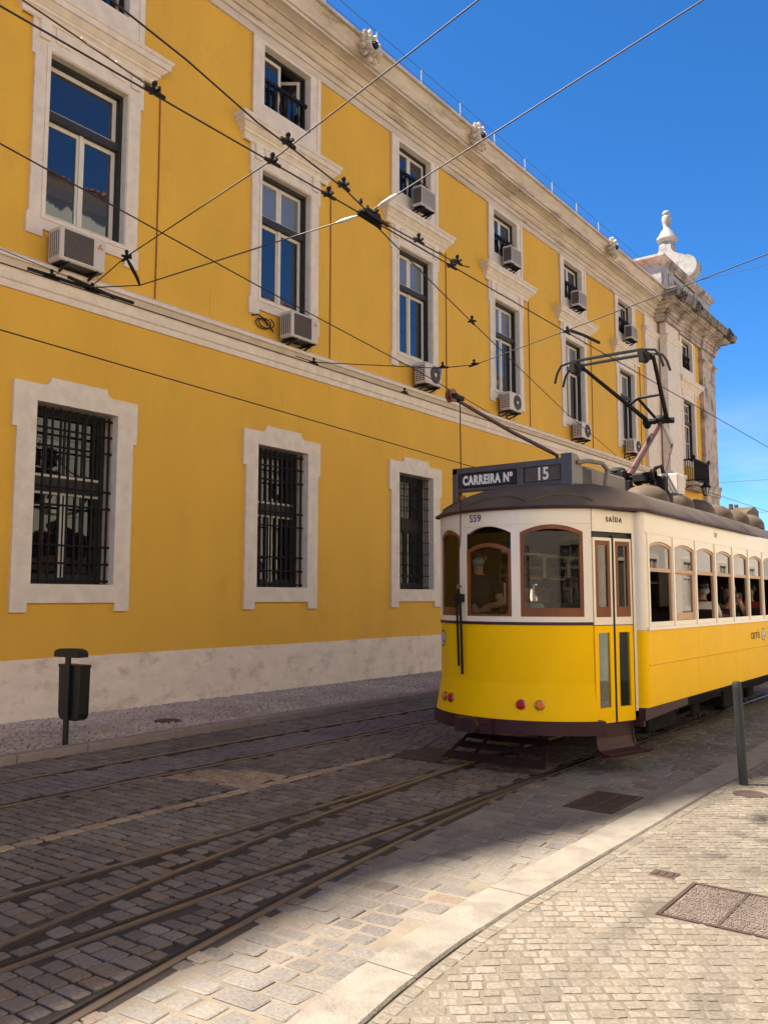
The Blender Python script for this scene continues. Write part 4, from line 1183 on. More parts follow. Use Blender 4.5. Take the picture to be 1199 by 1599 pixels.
# folding platform doors on the slanting corner walls
def door(s, rear, detailed=True):
    p0 = Vector((CX + s * .905, 8.175)); p1 = Vector((CX + s * 1.10, 8.775)); d = (p1 - p0); L = d.length; d.normalize(); nrm = Vector((d.y, -d.x)) * (1 if s > 0 else -1)
    mp = lambda u, v, t: flip((p0.x + d.x * u - nrm.x * t, p0.y + d.y * u - nrm.y * t, v), rear)
    b = MB(); b.plate([(-.01, 2.375), (L + .01, 2.375), (L + .01, 2.60), (-.01, 2.60)], [], mp, -.004, .05)
    b.plate([(L - .035, .56), (L + .02, .56), (L + .02, 2.375), (L - .035, 2.375)], [], mp, -.004, .06)
    b.build('door_header', 'tc', tram)
    hl = (L - .06) / 2
    for k in (0, 1):
        u0 = .012 + k * (hl + .018); u1 = u0 + hl - .006
        b = MB()
        e = .055
        b.plate([(u0, .47), (u1, .47), (u1, 1.43), (u0, 1.43)], [[(u0 + e, .62), (u1 - e, .62), (u1 - e, 1.36), (u0 + e, 1.36)]], mp, .012, .042, m=0)
        b.plate([(u0, 1.436), (u1, 1.436), (u1, 2.315), (u0, 2.315)], [[(u0 + .03, 1.515), (u1 - .03, 1.515), (u1 - .03, 2.285), (u0 + .03, 2.285)]], mp, .012, .042, m=1)
        b.plate([(u0, 1.43), (u1, 1.43), (u1, 1.437), (u0, 1.437)], [], mp, .008, .042, m=2)
        dl = b.build('door_leaf', ['ty', 'tc', 'tm'], tram)
        b = MB(); b.plate([(u0 + .03, 1.515), (u1 - .03, 1.515), (u1 - .03, 2.285), (u0 + .03, 2.285)], [[(u0 + .07, 1.62), (u1 - .07, 1.62), (u1 - .07, 2.24), (u0 + .07, 2.24)]], mp, .010, .038); b.build('window_frame', 'wood', dl)
        b = MB(); b.plate([(u0 + .065, 1.61), (u1 - .065, 1.61), (u1 - .065, 2.27), (u0 + .065, 2.27)], [], mp, .024, .028); b.build('pane', 'glass2', dl)
        b = MB(); b.plate([(u0 + .05, .615), (u1 - .05, .615), (u1 - .05, 1.365), (u0 + .05, 1.365)], [], mp, .024, .028); b.build('pane', 'glass', dl)
    b = MB()
    b.plate([(u1 - hl - .013 + .001, .47), (u1 - hl + .004, .47), (u1 - hl + .004, 2.34), (u1 - hl - .013, 2.34)], [], mp, .004, .05)
    b.plate([(u1, .47), (L - .034, .47), (L - .034, 2.375), (u1, 2.375)], [], mp, .006, .05)
    b.plate([(0, 2.317), (L - .03, 2.317), (L - .03, 2.374), (0, 2.374)], [], mp, .03, .08)
    b.build('door_seal', 'black', tram)
    if not rear and s > 0:
        b = MB()                              # folded step plate
        J = [(.045, .46), (.045, .32), (.03, .255), (0, .215), (-.05, .192), (-.10, .182), (-.145, .185), (-.16, .197), (-.165, .212)]
        wd = lambda k: -.012 * k
        for k in range(len(J) - 1):
            (ta, za), (tb, zb) = J[k], J[k + 1]; ua, ub = .045 - .010 * k, .045 - .010 * (k + 1); va, vb = L - .05 + .004 * k, L - .05 + .004 * (k + 1)
            q = [mp(ua, za, ta), mp(va, za, ta), mp(vb, zb, tb), mp(ub, zb, tb)]
            b.hexa(q, [(x, y, z - .012) if k > 2 else (x, y + .012, z) for x, y, z in q])
        for end in (0, 1):
            b.tube([mp((.045 - .010 * k) if end == 0 else (L - .05 + .004 * k), zz, tt - .004) for k, (tt, zz) in enumerate(J)], .009, 6)
        for k in range(10):
            for j in range(3): b.ell(mp(.02 + .055 * k, .190, -.05 - .04 * j), (.010, .010, .004), 6, 4)
        b.build('step', 'tm', tram)
for s in (1, -1):
    for rear in (False, True): door(s, rear)

# roof: outline rings drawn in to a crown
def outline(off):
    pts = []
    for i in range(25):
        a = -52 + 104 * i / 24; x, y = farc(a, off); pts.append((x, y))
    for k in range(1, 4): pts.append((CX + (.94 + (HW - .94) * k / 3) + off * (.4 + .6 * k / 3), 8.215 + .58 * k / 3 - off * .25))
    for k in range(1, 14): pts.append((CX + HW + off, YB0 + (YMID - YB0) * k / 13))
    q = [(2 * CX - x, 2 * YMID - y) for x, y in pts]
    return pts + q
ol = outline(.035)
rings = []
for k in range(13):
    t = k / 12; a = 1 - t ** .9 if k else 1.0; rr = 1 - t
    rr = 1 - t ** 1.25
    z = 2.625 + .355 * (1 - rr ** 3.7)
    ring_ = []
    for x, y in ol:
        y0, y1 = 9.35, 2 * YMID - 9.35
        yy = y if y0 <= y <= y1 else (y0 + (y - y0) * rr if y < y0 else y1 + (y - y1) * rr)
        zz = z
        ring_.append((CX + (x - CX) * rr, yy, zz))
    rings.append(ring_)
b = MB(); n = len(ol); vs = [p for r_ in rings for p in r_]; fs = []
for k in range(len(rings) - 1):
    for j in range(n): fs.append([k * n + j, k * n + (j + 1) % n, (k + 1) * n + (j + 1) % n, (k + 1) * n + j])
b.add(vs, fs, 0, True)
roof = b.build('roof', 'roof', tram, 60)
b = MB()
for a0, a1 in ((-50, -20), (-17, 17), (20, 50)):       # pressed lips round the front dome
    pts = []
    for i in range(13):
        a = a0 + (a1 - a0) * i / 12; u = 1 - (2 * i / 12 - 1) ** 2
        rr = .955 - .075 * u; x, y = farc(a, .035); z = 2.625 + .355 * (1 - rr ** 3.7) + .008
        pts.append((CX + (x - CX) * rr, 9.35 + (y - 9.35) * rr, z - .004))
    b.tube(pts, .013, 6)
b.build('roof_lip', 'roof', roof, 60)
b = MB(); b.tube([(x, y, 2.612) for x, y in outline(.038)] + [(*outline(.038)[0], 2.612)], .018, 8); b.build('gutter_moulding', 'tm', tram)
b = MB(); b.add([(x, y, 2.59) for x, y in outline(-.03)], [list(range(len(outline(-.03))))]); b.build('ceiling', 'ceil', tram)
for y in [10.8, 11.8, 12.75, 13.7, 14.65, 15.6]:
    for s in (1, -1):
        b = MB(); b.lathe((CX + s * .50, y, 2.88), [(.30, 0), (.29, .10), (.25, .17), (.17, .23), (.08, .255), (.01, .26)], 22); b.build('roof_ventilator', 'roof', roof, 60)
b = MB()
b.bbox(-4.98, -3.98, 9.1, 10.3, 2.99, 3.19, .02); 
b.build('resistor_box', 'lgrey', roof)
b = MB(); b.box(-5.0, -3.96, 9.05, 10.25, 2.9, 2.99); b.box(-5.0, -3.9, 8.75, 9.08, 2.92, 3.13); b.build('box_frame', 'black', roof)
b = MB(); b.bbox(-4.10, -3.84, 11.85, 12.15, 2.9, 3.42, .015); b.box(-3.842, -3.834, 11.98, 12.02, 3.05, 3.08, 1); b.build('switch_box', ['ac', 'black'], roof)
b = MB(); b.bbox(-4.22, -4.10, 11.8, 12.1, 2.9, 3.40, .015); b.build('switch_box_back', 'black', roof)
b = MB(); b.bbox(-4.6, -3.95, 13.2, 13.9, 2.9, 3.19, .015); b.bbox(-4.15, -3.95, 13.0, 13.2, 2.95, 3.13, .015); b.build('roof_crate', 'grey', roof)
b = MB(); b.tube([(-3.87, 8.62, 3.16), (-3.80, 8.80, 3.19), (-3.78, 9.1, 3.20), (-3.80, 9.28, 3.16), (-3.84, 9.32, 3.02), (-3.86, 9.33, 2.85)], .025, 8); b.build('pipe', 'lgrey', roof)

# route board on the roof
def board(rear):
    y = 8.50
    sg = tagname = None
    F_ = lambda p: flip(p, rear)
    b = MB()
    def bx(x0, x1, ya, yb, z0, z1, m=0):
        p, q = F_((x0, ya, z0)), F_((x1, yb, z1)); b.bbox(p[0], q[0], p[1], q[1], z0, z1, .006, m)
    xl, xr = -5.37, -3.98
    bx(xl, xr, y, y + .11, 3.135, 3.205)                 # top rail
    bx(xl, xr, y + .01, y + .10, 2.925, 2.965)           # bottom rail
    bx(xl, xl + .07, y, y + .11, 2.74, 3.205)            # left post
    bx(-4.535, -4.46, y + .005, y + .11, 2.90, 3.15)     # mid post
    bx(-4.535, -4.46, y + .03, y + .09, 2.80, 2.93)
    bx(xl + .06, -4.46, y + .035, y + .09, 2.96, 3.14)
    bx(-4.46, xr, y + .035, y + .09, 2.96, 3.14)
    pr = [(y - .01, 2.80), (y + .26, 2.80), (y + .26, 3.10), (y + .22, 3.19), (y + .12, 3.245), (y - .01, 3.25)]
    b.plate(pr, [], lambda u, v, t: F_((t, u, v)), xr - .01, xr + .115)
    for k in range(2): bx(xr + .10, xr + .118, y + .04 + .10 * k, y + .115 + .10 * k, 2.85, 2.93, 1)
    o = b.build('route_board', ['grey', 'black'], tram)
    b = MB(); bx(xl + .085, -4.55, y + .022, y + .04, 2.972, 3.128); b.build('panel', 'black', o)
    b = MB(); bx(-4.44, -4.01, y + .022, y + .04, 2.972, 3.15); b.build('panel', 'acdark', o)
    mp = lambda cx: (lambda u, v, t: F_((cx + u, y + .0215 - t, 3.05 + v)))
    text('lettering', 'CARREIRA Nº', .142, mp(-4.915), 'white', o, .0012, sx=.68, bold=.0075, sp=1.13)
    text('lettering', '15', .19, mp(-4.225), 'white', o, .0012, sx=.82, bold=.005)
    if not rear:
        b = MB(); b.lathe((-5.25, y + .01, 2.86), [(.034, 0), (.034, .05), (.028, .06)], 14, axis='y'); b.build('marker_lamp', 'amberlens', o)
board(False)
b = MB()
pr = [(16.3, 2.82), (16.85, 2.82), (16.85, 3.30), (16.55, 3.36), (16.1, 3.24), (15.8, 3.12)]
b.plate(pr, [], lambda u, v, t: (t, u, v), -5.3, -4.0); b.box(-4.35, -4.3, 16.2, 16.3, 3.3, 3.40); b.box(-4.35, -4.3, 16.55, 16.65, 3.35, 3.42)
b.build('rear_route_board', 'roof', tram)

# lettering on the body
fr = lambda a0, zc: (lambda u, v, t: (*farc(a0 + math.degrees(u / RF), .004 + t), zc + v))
text('fleet_number', '559', .108, fr(-10.5, 2.528), 'navy', tram, .001, bold=.0012)
sd = lambda yc, zc: (lambda u, v, t: (CX + HW + .003 + t, yc + u, zc + v))
text('lettering', 'S A Í D A', .072, lambda u, v, t: (CX + 1.0 + u * .31 + .012 + t, 8.475 + u * .95 - .004, 2.50 + v), 'brown', tram, .001, sx=.85, bold=.0016)
text('fleet_number', '559', .09, sd(11.33, 2.50), 'faint', tram, .001)
text('lettering', 'carris', .20, sd(13.08, 1.195), 'logo', tram, .001, sx=.95, bold=.0008, sp=1.12)
def emblem_ring(name, mp):
    b = MB()
    c1 = [(.092 * math.cos(t * PI / 18), .092 * math.sin(t * PI / 18)) for t in range(36)]; c2 = [(.074 * math.cos(t * PI / 18), .074 * math.sin(t * PI / 18)) for t in range(36)]
    b.plate(c1, [c2], mp, 0, .002, 0); b.plate(c2, [], mp, .0005, .0015, 1)
    b.plate([(-.012, -.052), (.012, -.052), (.012, .052), (-.012, .052)], [], mp, -.001, .001, 0); b.plate([(.02, -.052), (.05, -.03), (.05, -.012), (.02, -.03)], [], mp, -.001, .001, 0)
    b.build(name, ['logo', 'white'], tram)
emblem_ring('emblem', lambda u, v, t: (CX + HW + .0045 - t, 13.53 + u, 1.185 + v))
emblem_ring('emblem', lambda u, v, t: (*farc(-43 + math.degrees(u / RF), .005 - t), 1.27 + v))

# lamps low on the front
for a, m in ((-35.5, 'amberlens'), (-28.5, 'redlens'), (14.0, 'redlens'), (22.5, 'amberlens')):
    z = .66; x, y = farc(a, flare(z)); d = Vector((math.sin(R(a)), -math.cos(R(a)), .12)).normalized()
    def disc(b, r0, h0, r1, h1, mi=0, n=20):
        u = d.cross(Vector((0, 0, 1))).normalized(); w = u.cross(d); c = Vector((x, y, z)); vs = []
        for r_, h_ in ((r0, h0), (r1, h1)):
            for k in range(n): vs.append(c + d * h_ + (u * math.cos(2 * PI * k / n) + w * math.sin(2 * PI * k / n)) * r_)
        b.add(vs, [[k, (k + 1) % n, n + (k + 1) % n, n + k] for k in range(n)] + [[n + k for k in range(n)]], mi, True)
    b = MB(); disc(b, .054, -.02, .050, .014); disc(b, .050, .014, .044, .018); f = b.build('tail_lamp', 'chrome', tram)
    b = MB(); disc(b, .045, .0, .043, .026); disc(b, .043, .026, .028, .034); disc(b, .028, .034, .008, .037); b.build('lens', m, f)
# wipers and pole rope gear on the front
b = MB()
def onf(a, z, r): return (*farc(a, r + flare(z)), z)
b.tube([onf(-22.0, 1.72, .05), onf(-21.5, 1.30, .045), onf(-21.2, 1.0, .04)], .012, 6); b.tube([onf(-19.2, 1.72, .05), onf(-18.8, 1.3, .045), onf(-18.6, .92, .04)], .014, 6)
b.bbox(*[v for p in zip((farc(-22, .03)[0] - .02, farc(-22, .09)[1], 1.66), (farc(-19, .03)[0] + .02, farc(-19, .0)[1], 1.75)) for v in p], .008)
b.tube([onf(-20, 1.75, .04), onf(-20, 1.83, .06), onf(-18, 1.83, .06)], .008, 6)
b.build('rope_catcher', 'iron', tram)
b = MB(); b.tube([onf(-20.5, 1.80, .05), onf(-20.5, 1.83, .06), onf(-19.5, 1.84, .06), onf(-19.0, 1.81, .05)], .012, 6); b.build('hook', 'chrome', tram)

# trolley pole tied down above the board, with its rope
b = MB(); b.tube([(CX, 9.15, 3.40), (CX, 8.2, 3.49), (CX, 7.12, 3.63)], [.024, .021, .018], 8); b.tube([(CX, 9.15, 3.40), (CX + .05, 9.2, 3.36), (CX + .05, 9.22, 3.15)], .022, 6)
tp = b.build('trolley_pole', 'rustpole', tram)
b = MB(); b.lathe((CX - .035, 7.0, 3.66), [(.065, 0), (.065, .012), (.042, .024), (.042, .036), (.065, .048), (.065, .06)], 20, axis='x'); b.build('trolley_wheel', 'copper', tp)
b = MB(); b.box(CX - .05, CX + .05, 6.96, 7.15, 3.63, 3.67); b.tube([(CX - .06, 7.0, 3.66), (CX + .06, 7.0, 3.66)], .02, 8); b.build('wheel_fork', 'iron', tp)
b = MB(); b.tube([(CX, 7.15, 3.62), (CX - .12, 7.35, 3.0), (CX - .30, 7.62, 2.3), onf(-20, 1.98, .08), onf(-20, 1.83, .06)], .006, 5); b.tube([onf(-20, 1.98, .08), onf(-21.5, 1.78, .06)], .007, 5); b.build('rope', 'wire', tp)

# pantograph
pg = None
b = MB()
b.tube([(CX + .04, 11.47, 3.38), (CX + .13, 12.55, 4.30)], [.052, .04], 10)
pg = b.build('pantograph', 'mauve', tram)
b = MB()
b.box(CX - .5, CX + .5, 11.2, 11.35, 3.06, 3.13); b.box(CX - .5, CX + .5, 11.75, 11.9, 3.06, 3.13); b.box(CX - .45, CX - .37, 11.2, 11.9, 3.1, 3.2); b.box(CX + .37, CX + .45, 11.2, 11.9, 3.1, 3.2)
for x in (-.42, .42):
    for y in (11.27, 11.82): b.lathe((CX + x, y, 2.9), [(.05, 0), (.07, .04), (.045, .08), (.07, .12), (.045, .16)], 10)
b.tube([(CX - .4, 11.5, 3.36), (CX + .4, 11.5, 3.36)], .055, 10)
b.bbox(CX - .26, CX + .02, 11.36, 11.58, 3.30, 3.46, .03); b.ell((CX - .12, 11.45, 3.45), (.13, .10, .06), 12, 8); b.bbox(CX + .10, CX + .30, 11.42, 11.62, 3.27, 3.40, .02)
for k in range(9): b.lathe((CX + .06 + .03 * k, 11.66, 3.36), [(.035, 0), (.048, .008), (.035, .016)], 10, axis='x')
b.lathe((CX + .34, 11.5, 3.36), [(.05, 0), (.095, .01), (.095, .05), (.05, .06)], 14, axis='x')
b.tube([(CX + .30, 11.6, 3.38), (CX + .36, 11.62, 3.48), (CX + .44, 11.62, 3.50), (CX + .46, 11.62, 3.40)], .028, 8); b.tube([(CX - .2, 11.4, 3.40), (CX - .35, 11.3, 3.44), (CX - .62, 11.1, 3.40)], .015, 6)
b.bbox(CX + .38, CX + .50, 11.55, 11.70, 3.12, 3.36, .02); b.bbox(CX - .05, CX + .12, 11.3, 11.4, 3.12, 3.30, .015)
b.bar((CX + .1, 11.5, 3.3), (CX + .45, 11.7, 2.98), .04, .05); b.bar((CX - .05, 11.6, 3.3), (CX + .3, 11.9, 2.98), .035, .045)
b.build('base_frame', 'iron', pg)
b = MB(); b.tube([(CX + .45, 11.62, 3.30), (CX + .28, 12.58, 3.95)], .018, 6); b.build('guide_rod', 'mauve', pg)
b = MB(); b.tube([(CX + .28, 12.58, 3.95), (CX + .17, 12.55, 4.26)], .034, 8); b.build('damper', 'ac', pg)
b = MB()
kn = (CX + .15, 12.55, 4.32)
b.tube([(CX - .12, 12.5, 4.32), (CX + .32, 12.58, 4.31)], .045, 8); b.ell((CX + .12, 12.55, 4.33), (.10, .09, .08), 10, 6); b.ell((CX - .06, 12.52, 4.29), (.06, .07, .08), 10, 6)
hy, hz = 11.0, 4.895
b.tube([(CX + .22, 12.55, 4.36), (CX + .55, 11.1, hz + .02)], [.034, .026], 8)
b.tube([(CX - .08, 12.52, 4.36), (CX - .42, 11.1, hz - .02)], [.034, .024], 8)
b.tube([(CX - .18, 12.1, 4.50), (CX + .0, 12.0, 4.57), (CX + .36, 11.95, 4.57)], .02, 6); b.tube([(CX + .0, 12.0, 4.57), (CX + .08, 12.45, 4.36)], .022, 6)
b.build('upper_arm', 'iron', pg)
b = MB()
for y in (hy - .12, hy + .14):
    pts = [(CX - .76, y, hz - .22), (CX - .72, y, hz - .08), (CX - .66, y, hz + .015), (CX - .5, y, hz + .05), (CX, y, hz + .065), (CX + .5, y, hz + .05), (CX + .66, y, hz + .015), (CX + .72, y, hz - .08), (CX + .76, y, hz - .22)]
    b.tube(pts, .017, 8)
    b.box(CX - .5, CX + .5, y - .018, y + .018, hz + .035, hz + .062)
for x in (-.48, .48):
    b.box(CX + x - .05, CX + x + .05, hy - .14, hy + .16, hz - .03, hz + .04); b.ell((CX + x, hy, hz - .04), (.06, .08, .07), 10, 6); b.box(CX + x - .03, CX + x + .03, hy - .16, hy - .1, hz - .12, hz + .02)
b.build('collector_head', 'iron', pg)

# fender (lifeguard) under the front
b = MB()
pt = lambda u, k: (CX - .46 + .88 * u - .06 * k * (1 - u) + .06 * k * u, 8.02 - .16 * k - .03 * math.sin(PI * u), .30 - .105 * k)
for k0 in (.05, .80, 1.62):
    w = .52 if k0 > 1 else .42
    for i in range(8):
        u0, u1 = i / 8, (i + 1) / 8
        q = [pt(u0, k0), pt(u1, k0), pt(u1, k0 + w), pt(u0, k0 + w)]
        b.hexa(q, [(x, y + .02, z + .008) for x, y, z in q])
for u in (.0, .28, .72, .985):
    q = [pt(u, 0), pt(u + .035, 0), pt(u + .035, 2.15), pt(u, 2.15)]
    b.hexa([(x, y + .021, z) for x, y, z in q], [(x, y + .045, z) for x, y, z in q])
b.bar((CX + .38, 8.0, .40), (CX + .36, 8.0, .22), .03, .03); b.bar((CX - .40, 8.0, .40), (CX - .42, 8.0, .25), .03, .03)
b.build('fender', 'fender', tram)
# sills, skirt and running gear
b = MB()
for s in (1, -1):
    for ya, yb in ((YB0 + .01, YB0 + 1.35), (YB1 - 1.35, YB1 - .01)):
        b = MB(); b.hexa([(CX + s * (HW - .07), ya, .46), (CX + s * (HW - .03), ya, .46), (CX + s * (HW - .03), ya, .585), (CX + s * (HW - .07), ya, .585)], [(CX + s * (HW - .07), yb, .50), (CX + s * (HW - .03), yb, .50), (CX + s * (HW - .03), yb, .585), (CX + s * (HW - .07), yb, .585)]); b.build('sole_bar', 'tm', tram)
b = MB(); b.box(CX - 1.15, CX + 1.15, YB0, YB0 + .05, .40, .585); b.build('cross_beam', 'tm', tram); b = MB(); b.box(CX - 1.15, CX + 1.15, YB1 - .05, YB1, .40, .585); b.build('cross_beam', 'tm', tram)
for y in (11.35, 14.0):
    b = MB()
    for s in (-1, 1): b.lathe((CX + s * .455 - .05, y, .335), [(.33, 0), (.33, .09), (.36, .09), (.36, .115), (.1, .12)] if s < 0 else [(.1, -.02), (.36, -.015), (.36, .01), (.33, .01), (.33, .10)], 28, axis='x')
    b.tube([(CX - .6, y, .335), (CX + .6, y, .335)], .06, 10)
    b.build('wheelset', 'dark', tram)
b = MB()
for s in (-1, 1):
    b.box(CX + s * .74, CX + s * .80, 10.3, 15.1, .33, .45)
    for y in (11.35, 14.0):
        b.bbox(CX + s * .70, CX + s * .88, y - .16, y + .16, .22, .5, .03)
        for e in (-1, 1): b.lathe((CX + s * .78, y + e * .30, .42), [(.07, 0), (.08, .03), (.05, .05), (.08, .08), (.05, .10), (.08, .13)], 10)
    b.bbox(CX + s * .5, CX + s * 1.0, 9.3, 10.2, .25, .55, .02); b.bbox(CX + s * .55, CX + s * .98, 12.2, 13.2, .24, .5, .02)
    b.bar((CX + s * .9, 9.0, .3), (CX + s * .9, 11, .3), .03, .03)
b.box(CX - .95, CX + .95, YB0 + .1, YB1 - .1, .40, .50); b.box(CX - .72, CX + .72, 8.3, 17.0, .50, .56); b.box(CX - 1.1, CX + 1.1, YB0, YB1, .50, .56)
b.build('truck', 'dark', tram)
# interior: floor, bulkhead frames, seats, rear partition
b = MB()
fo = outline(-.10); b.add([(x, y, z) for z in (.565, .62) for x, y in fo], [list(range(len(fo)))[::-1], list(range(len(fo), 2 * len(fo)))])
for y in (YB0 + .06, YB1 - .1):
    for s in (-1, 1): b.box(CX + s * .52, CX + s * 1.13, y, y + .04, .6, 2.57); 
    b.box(CX - .55, CX + .55, y, y + .04, 2.38, 2.57)
b.box(CX - 1.13, CX + 1.13, YB1 - .16, YB1 - .12, .6, 2.57)
for s in (-1, 1): b.box(CX + s * 1.135, CX + s * 1.15, YB0 + .1, YB1 - .1, .6, 1.44)
for s in (-1, 1): b.box(CX + s * 1.02, CX + s * 1.15, YB0 + .1, YB1 - .1, 2.33, 2.58)
for s in (-1, 1): b.tube([(CX + s * .5, YB0 + .2, 2.3), (CX + s * .5, YB1 - .2, 2.3)], .016, 6)
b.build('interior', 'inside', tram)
for i in range(8):
    y = YB0 + .75 + .85 * i
    for s in (-1, 1):
        b = MB()
        b.bbox(CX + s * .30, CX + s * 1.08, y - .02, y + .42, 1.0, 1.07, .02); b.bbox(CX + s * .30, CX + s * 1.08, y + .38, y + .45, 1.05, 1.56, .02)
        b.box(CX + s * .40, CX + s * .44, y + .1, y + .3, .6, 1.0); b.box(CX + s * .95, CX + s * .99, y + .1, y + .3, .6, 1.0)
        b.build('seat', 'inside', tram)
b = MB(); b.bbox(-5.30, -4.98, 8.95, 9.05, 1.2, 1.92, .05); b.tube([(-5.14, 8.95, .6), (-5.14, 8.95, 1.2)], .04, 8); b.bbox(-5.32, -4.96, 8.62, 9.0, 1.15, 1.22, .02); b.build('driver_seat', 'black', tram)
b = MB(); b.bbox(-4.98, -4.62, 7.98, 8.26, .62, 1.40, .02); b.tube([(-4.8, 8.1, 1.40), (-4.8, 8.1, 1.46), (-4.7, 8.2, 1.48)], .02, 6); b.build('controller', 'inside', tram)

# ------------------------------------------------------------------ overhead wires
def clamp(b, p, d=(0, 1, 0), L=.17, m=1):
    """suspension ear gripping a wire: a dark shoe along it with a bolt on top"""
    p = Vector(p); d = Vector(d).normalized()
    b.bar(p - d * L / 2, p + d * L / 2, .018, .022, m); b.bar(p - d * L * .20 + Vector((0, 0, .015)), p + d * L * .20 + Vector((0, 0, .015)), .026, .026, m)
    b.bar(p + Vector((0, 0, .02)), p + Vector((0, 0, .06)), .02, .02, m); b.ell(p + Vector((0, 0, .062)), (.02, .02, .02), 8, 6, m)
    s_ = Vector((d.y, -d.x, 0)); b.bar(p - s_ * .05 + Vector((0, 0, .012)), p + s_ * .05 + Vector((0, 0, .012)), .02, .018, m)
def wire(name, label, pts, r=.0085, m='wire', clamps=(), insul=(), sag=.0, group=None):
    c = Vector(pts[0]); t = thing(name, label, 'overhead wire', pts[0], group or 'overhead wires above the street')
    P = [Vector(p) for p in pts]; q = []
    for i in range(len(P) - 1):
        k = 10 if sag else 3
        for j in range(k):
            u = j / k; p = P[i].lerp(P[i + 1], u); p.z -= sag * 4 * u * (1 - u) * (P[i + 1] - P[i]).length / 10; q.append(p)
    q.append(P[-1])
    b = MB(); b.tube(q, r * .8, 6); b.build('cable', m, t)
    for p, d in clamps:
        b = MB(); clamp(b, p, d, m=0); b.build('clamp', 'iron', t)
    for p, d in insul:
        p = Vector(p); d = Vector(d).normalized(); b = MB()
        b.tube([p - d * .10, p - d * .07, p - d * .06, p + d * .06, p + d * .07, p + d * .10], [.010, .012, .017, .017, .012, .010], 8); b.build('insulator', 'ac', t)
    return t
Yd = (0, 1, 0)
w1 = wire('contact_wire', 'straight contact wire running above the tram to the pantograph', [(-4.42, -6, 5.02), (-4.42, 10, 4.955), (-4.42, 24, 4.93), (-4.42, 60, 4.93)], .008,
     clamps=[((-4.42, 4.5, 4.98), Yd), ((-4.42, 5.15, 4.97), Yd), ((-4.42, 7.02, 4.96), Yd), ((-4.42, 9.66, 4.955), Yd)])
b = MB(); b.tube([(-4.42, 9.7, 5.0), (-4.40, 10.1, 5.03), (-4.36, 10.5, 5.02)], .02, 6); b.build('splice', 'iron', w1)
wire('tension_wire', 'tension wire with turnbuckle ending in a clamp at the upper left', [(-4.42, -4, 5.5), (-4.42, 2.44, 5.10), (-4.42, 3.38, 5.02)], .007, 'steelwire', clamps=[((-4.42, 3.40, 5.0), Yd)], insul=[((-4.42, 2.95, 5.07), (0, 1, -.06)), ((-4.42, 3.2, 5.05), (0, 1, -.06))])
br = [(-3.2, -.5, 5.02), (-3.62, 1.6, 4.99), (-3.87, 2.62, 4.98), (-3.95, 3.27, 4.97), (-4.09, 4.01, 4.96), (-4.15, 4.52, 4.96), (-4.23, 5.13, 4.96), (-4.36, 5.67, 4.96)]
w3 = wire('contact_wire', 'branching contact wire curving in from the upper left to the overhead frog', br + [(-4.355, 6.3, 4.965), (-4.345, 7.05, 4.97), (-4.34, 7.22, 5.0)], .008,
     clamps=[((-4.12, 4.35, 4.97), (-.1, 1, 0)), ((-4.22, 5.1, 4.97), (-.12, 1, 0)), ((-4.355, 6.35, 4.975), Yd), ((-4.345, 7.0, 4.98), Yd)], insul=[((-3.80, 2.35, 4.985), (-.25, 1, 0))])
b = MB()
b.bar((-4.385, 5.54, 4.985), (-4.415, 5.86, 4.985), .06, .016); b.bar((-4.345, 5.52, 4.97), (-4.375, 5.9, 4.97), .014, .03); b.bar((-4.43, 5.54, 4.97), (-4.45, 5.9, 4.97), .014, .03)
b.bbox(-4.44, -4.37, 5.60, 5.80, 4.99, 5.04, .012); b.bar((-4.50, 5.7, 5.015), (-4.32, 5.68, 5.015), .03, .02)
for k in range(4): b.ell((-4.38 - .03 * k, 5.52 + .13 * k, 5.05), (.02, .02, .03), 6, 4)
b.build('frog', 'iron', w3)
wire('contact_wire', 'crossover contact wire slanting from the far left across the upper windows', [(-5.0, -.9, 5.03), (-5.77, 3.1, 4.96), (-6.3, 6.2, 4.95), (-6.85, 9.9, 4.93), (-7.38, 12.9, 4.9)], .008)
wire('contact_wire', 'thin wire with insulator descending right from the overhead frog', [(-4.44, 5.8, 4.96), (-4.93, 7.75, 4.95), (-5.14, 8.6, 4.95), (-6.4, 13.9, 4.93), (-7.35, 18.5, 4.9)], .0075, clamps=[((-5.14, 8.6, 4.95), (-.24, 1, 0))])
wire('feeder_cable', 'single cable along the ochre wall above the barred windows', [(-9.6, -4, 5.12), (-9.6, 5.26, 4.86), (-9.6, 15.7, 4.55), (-9.6, 31, 4.3)], .011)
w7 = wire('contact_wire', 'contact wire above the far track in front of the stone string course', [(-7.4, -6, 4.76), (-7.4, 20, 4.76), (-7.4, 60, 4.76)], .009, clamps=[((-7.4, 4.55, 4.78), Yd), ((-7.4, 5.0, 4.78), Yd), ((-7.4, 8.35, 4.77), Yd), ((-7.4, 10.4, 4.77), Yd)])
b = MB(); b.bar((-7.4, 4.3, 4.79), (-7.4, 5.5, 4.79), .018, .03); b.bar((-7.36, 4.7, 4.82), (-7.44, 5.3, 4.80), .02, .03); b.build('splice', 'iron', w7)
wire('span_wire', 'span wire crossing from the top centre over the nearest upper windows', [(4.8, 4.2, 7.25), (-4.42, 4.52, 5.02), (-6.75, 4.90, 4.93), (-7.4, 5.0, 4.83)], .007, 'steelwire', clamps=[((-6.72, 4.9, 4.92), (-1, .17, -.03))])
s2 = wire('span_wire', 'span wire from the top right to the overhead frog and on to the far wire', [(4.8, 6.0, 7.55), (-4.42, 5.68, 5.02), (-6.72, 5.06, 4.70), (-7.4, 4.97, 4.80)], .0075, 'steelwire', insul=[((-4.22, 5.685, 5.075), (1, 0, .26)), ((-4.62, 5.63, 4.995), (1, .25, .13))])
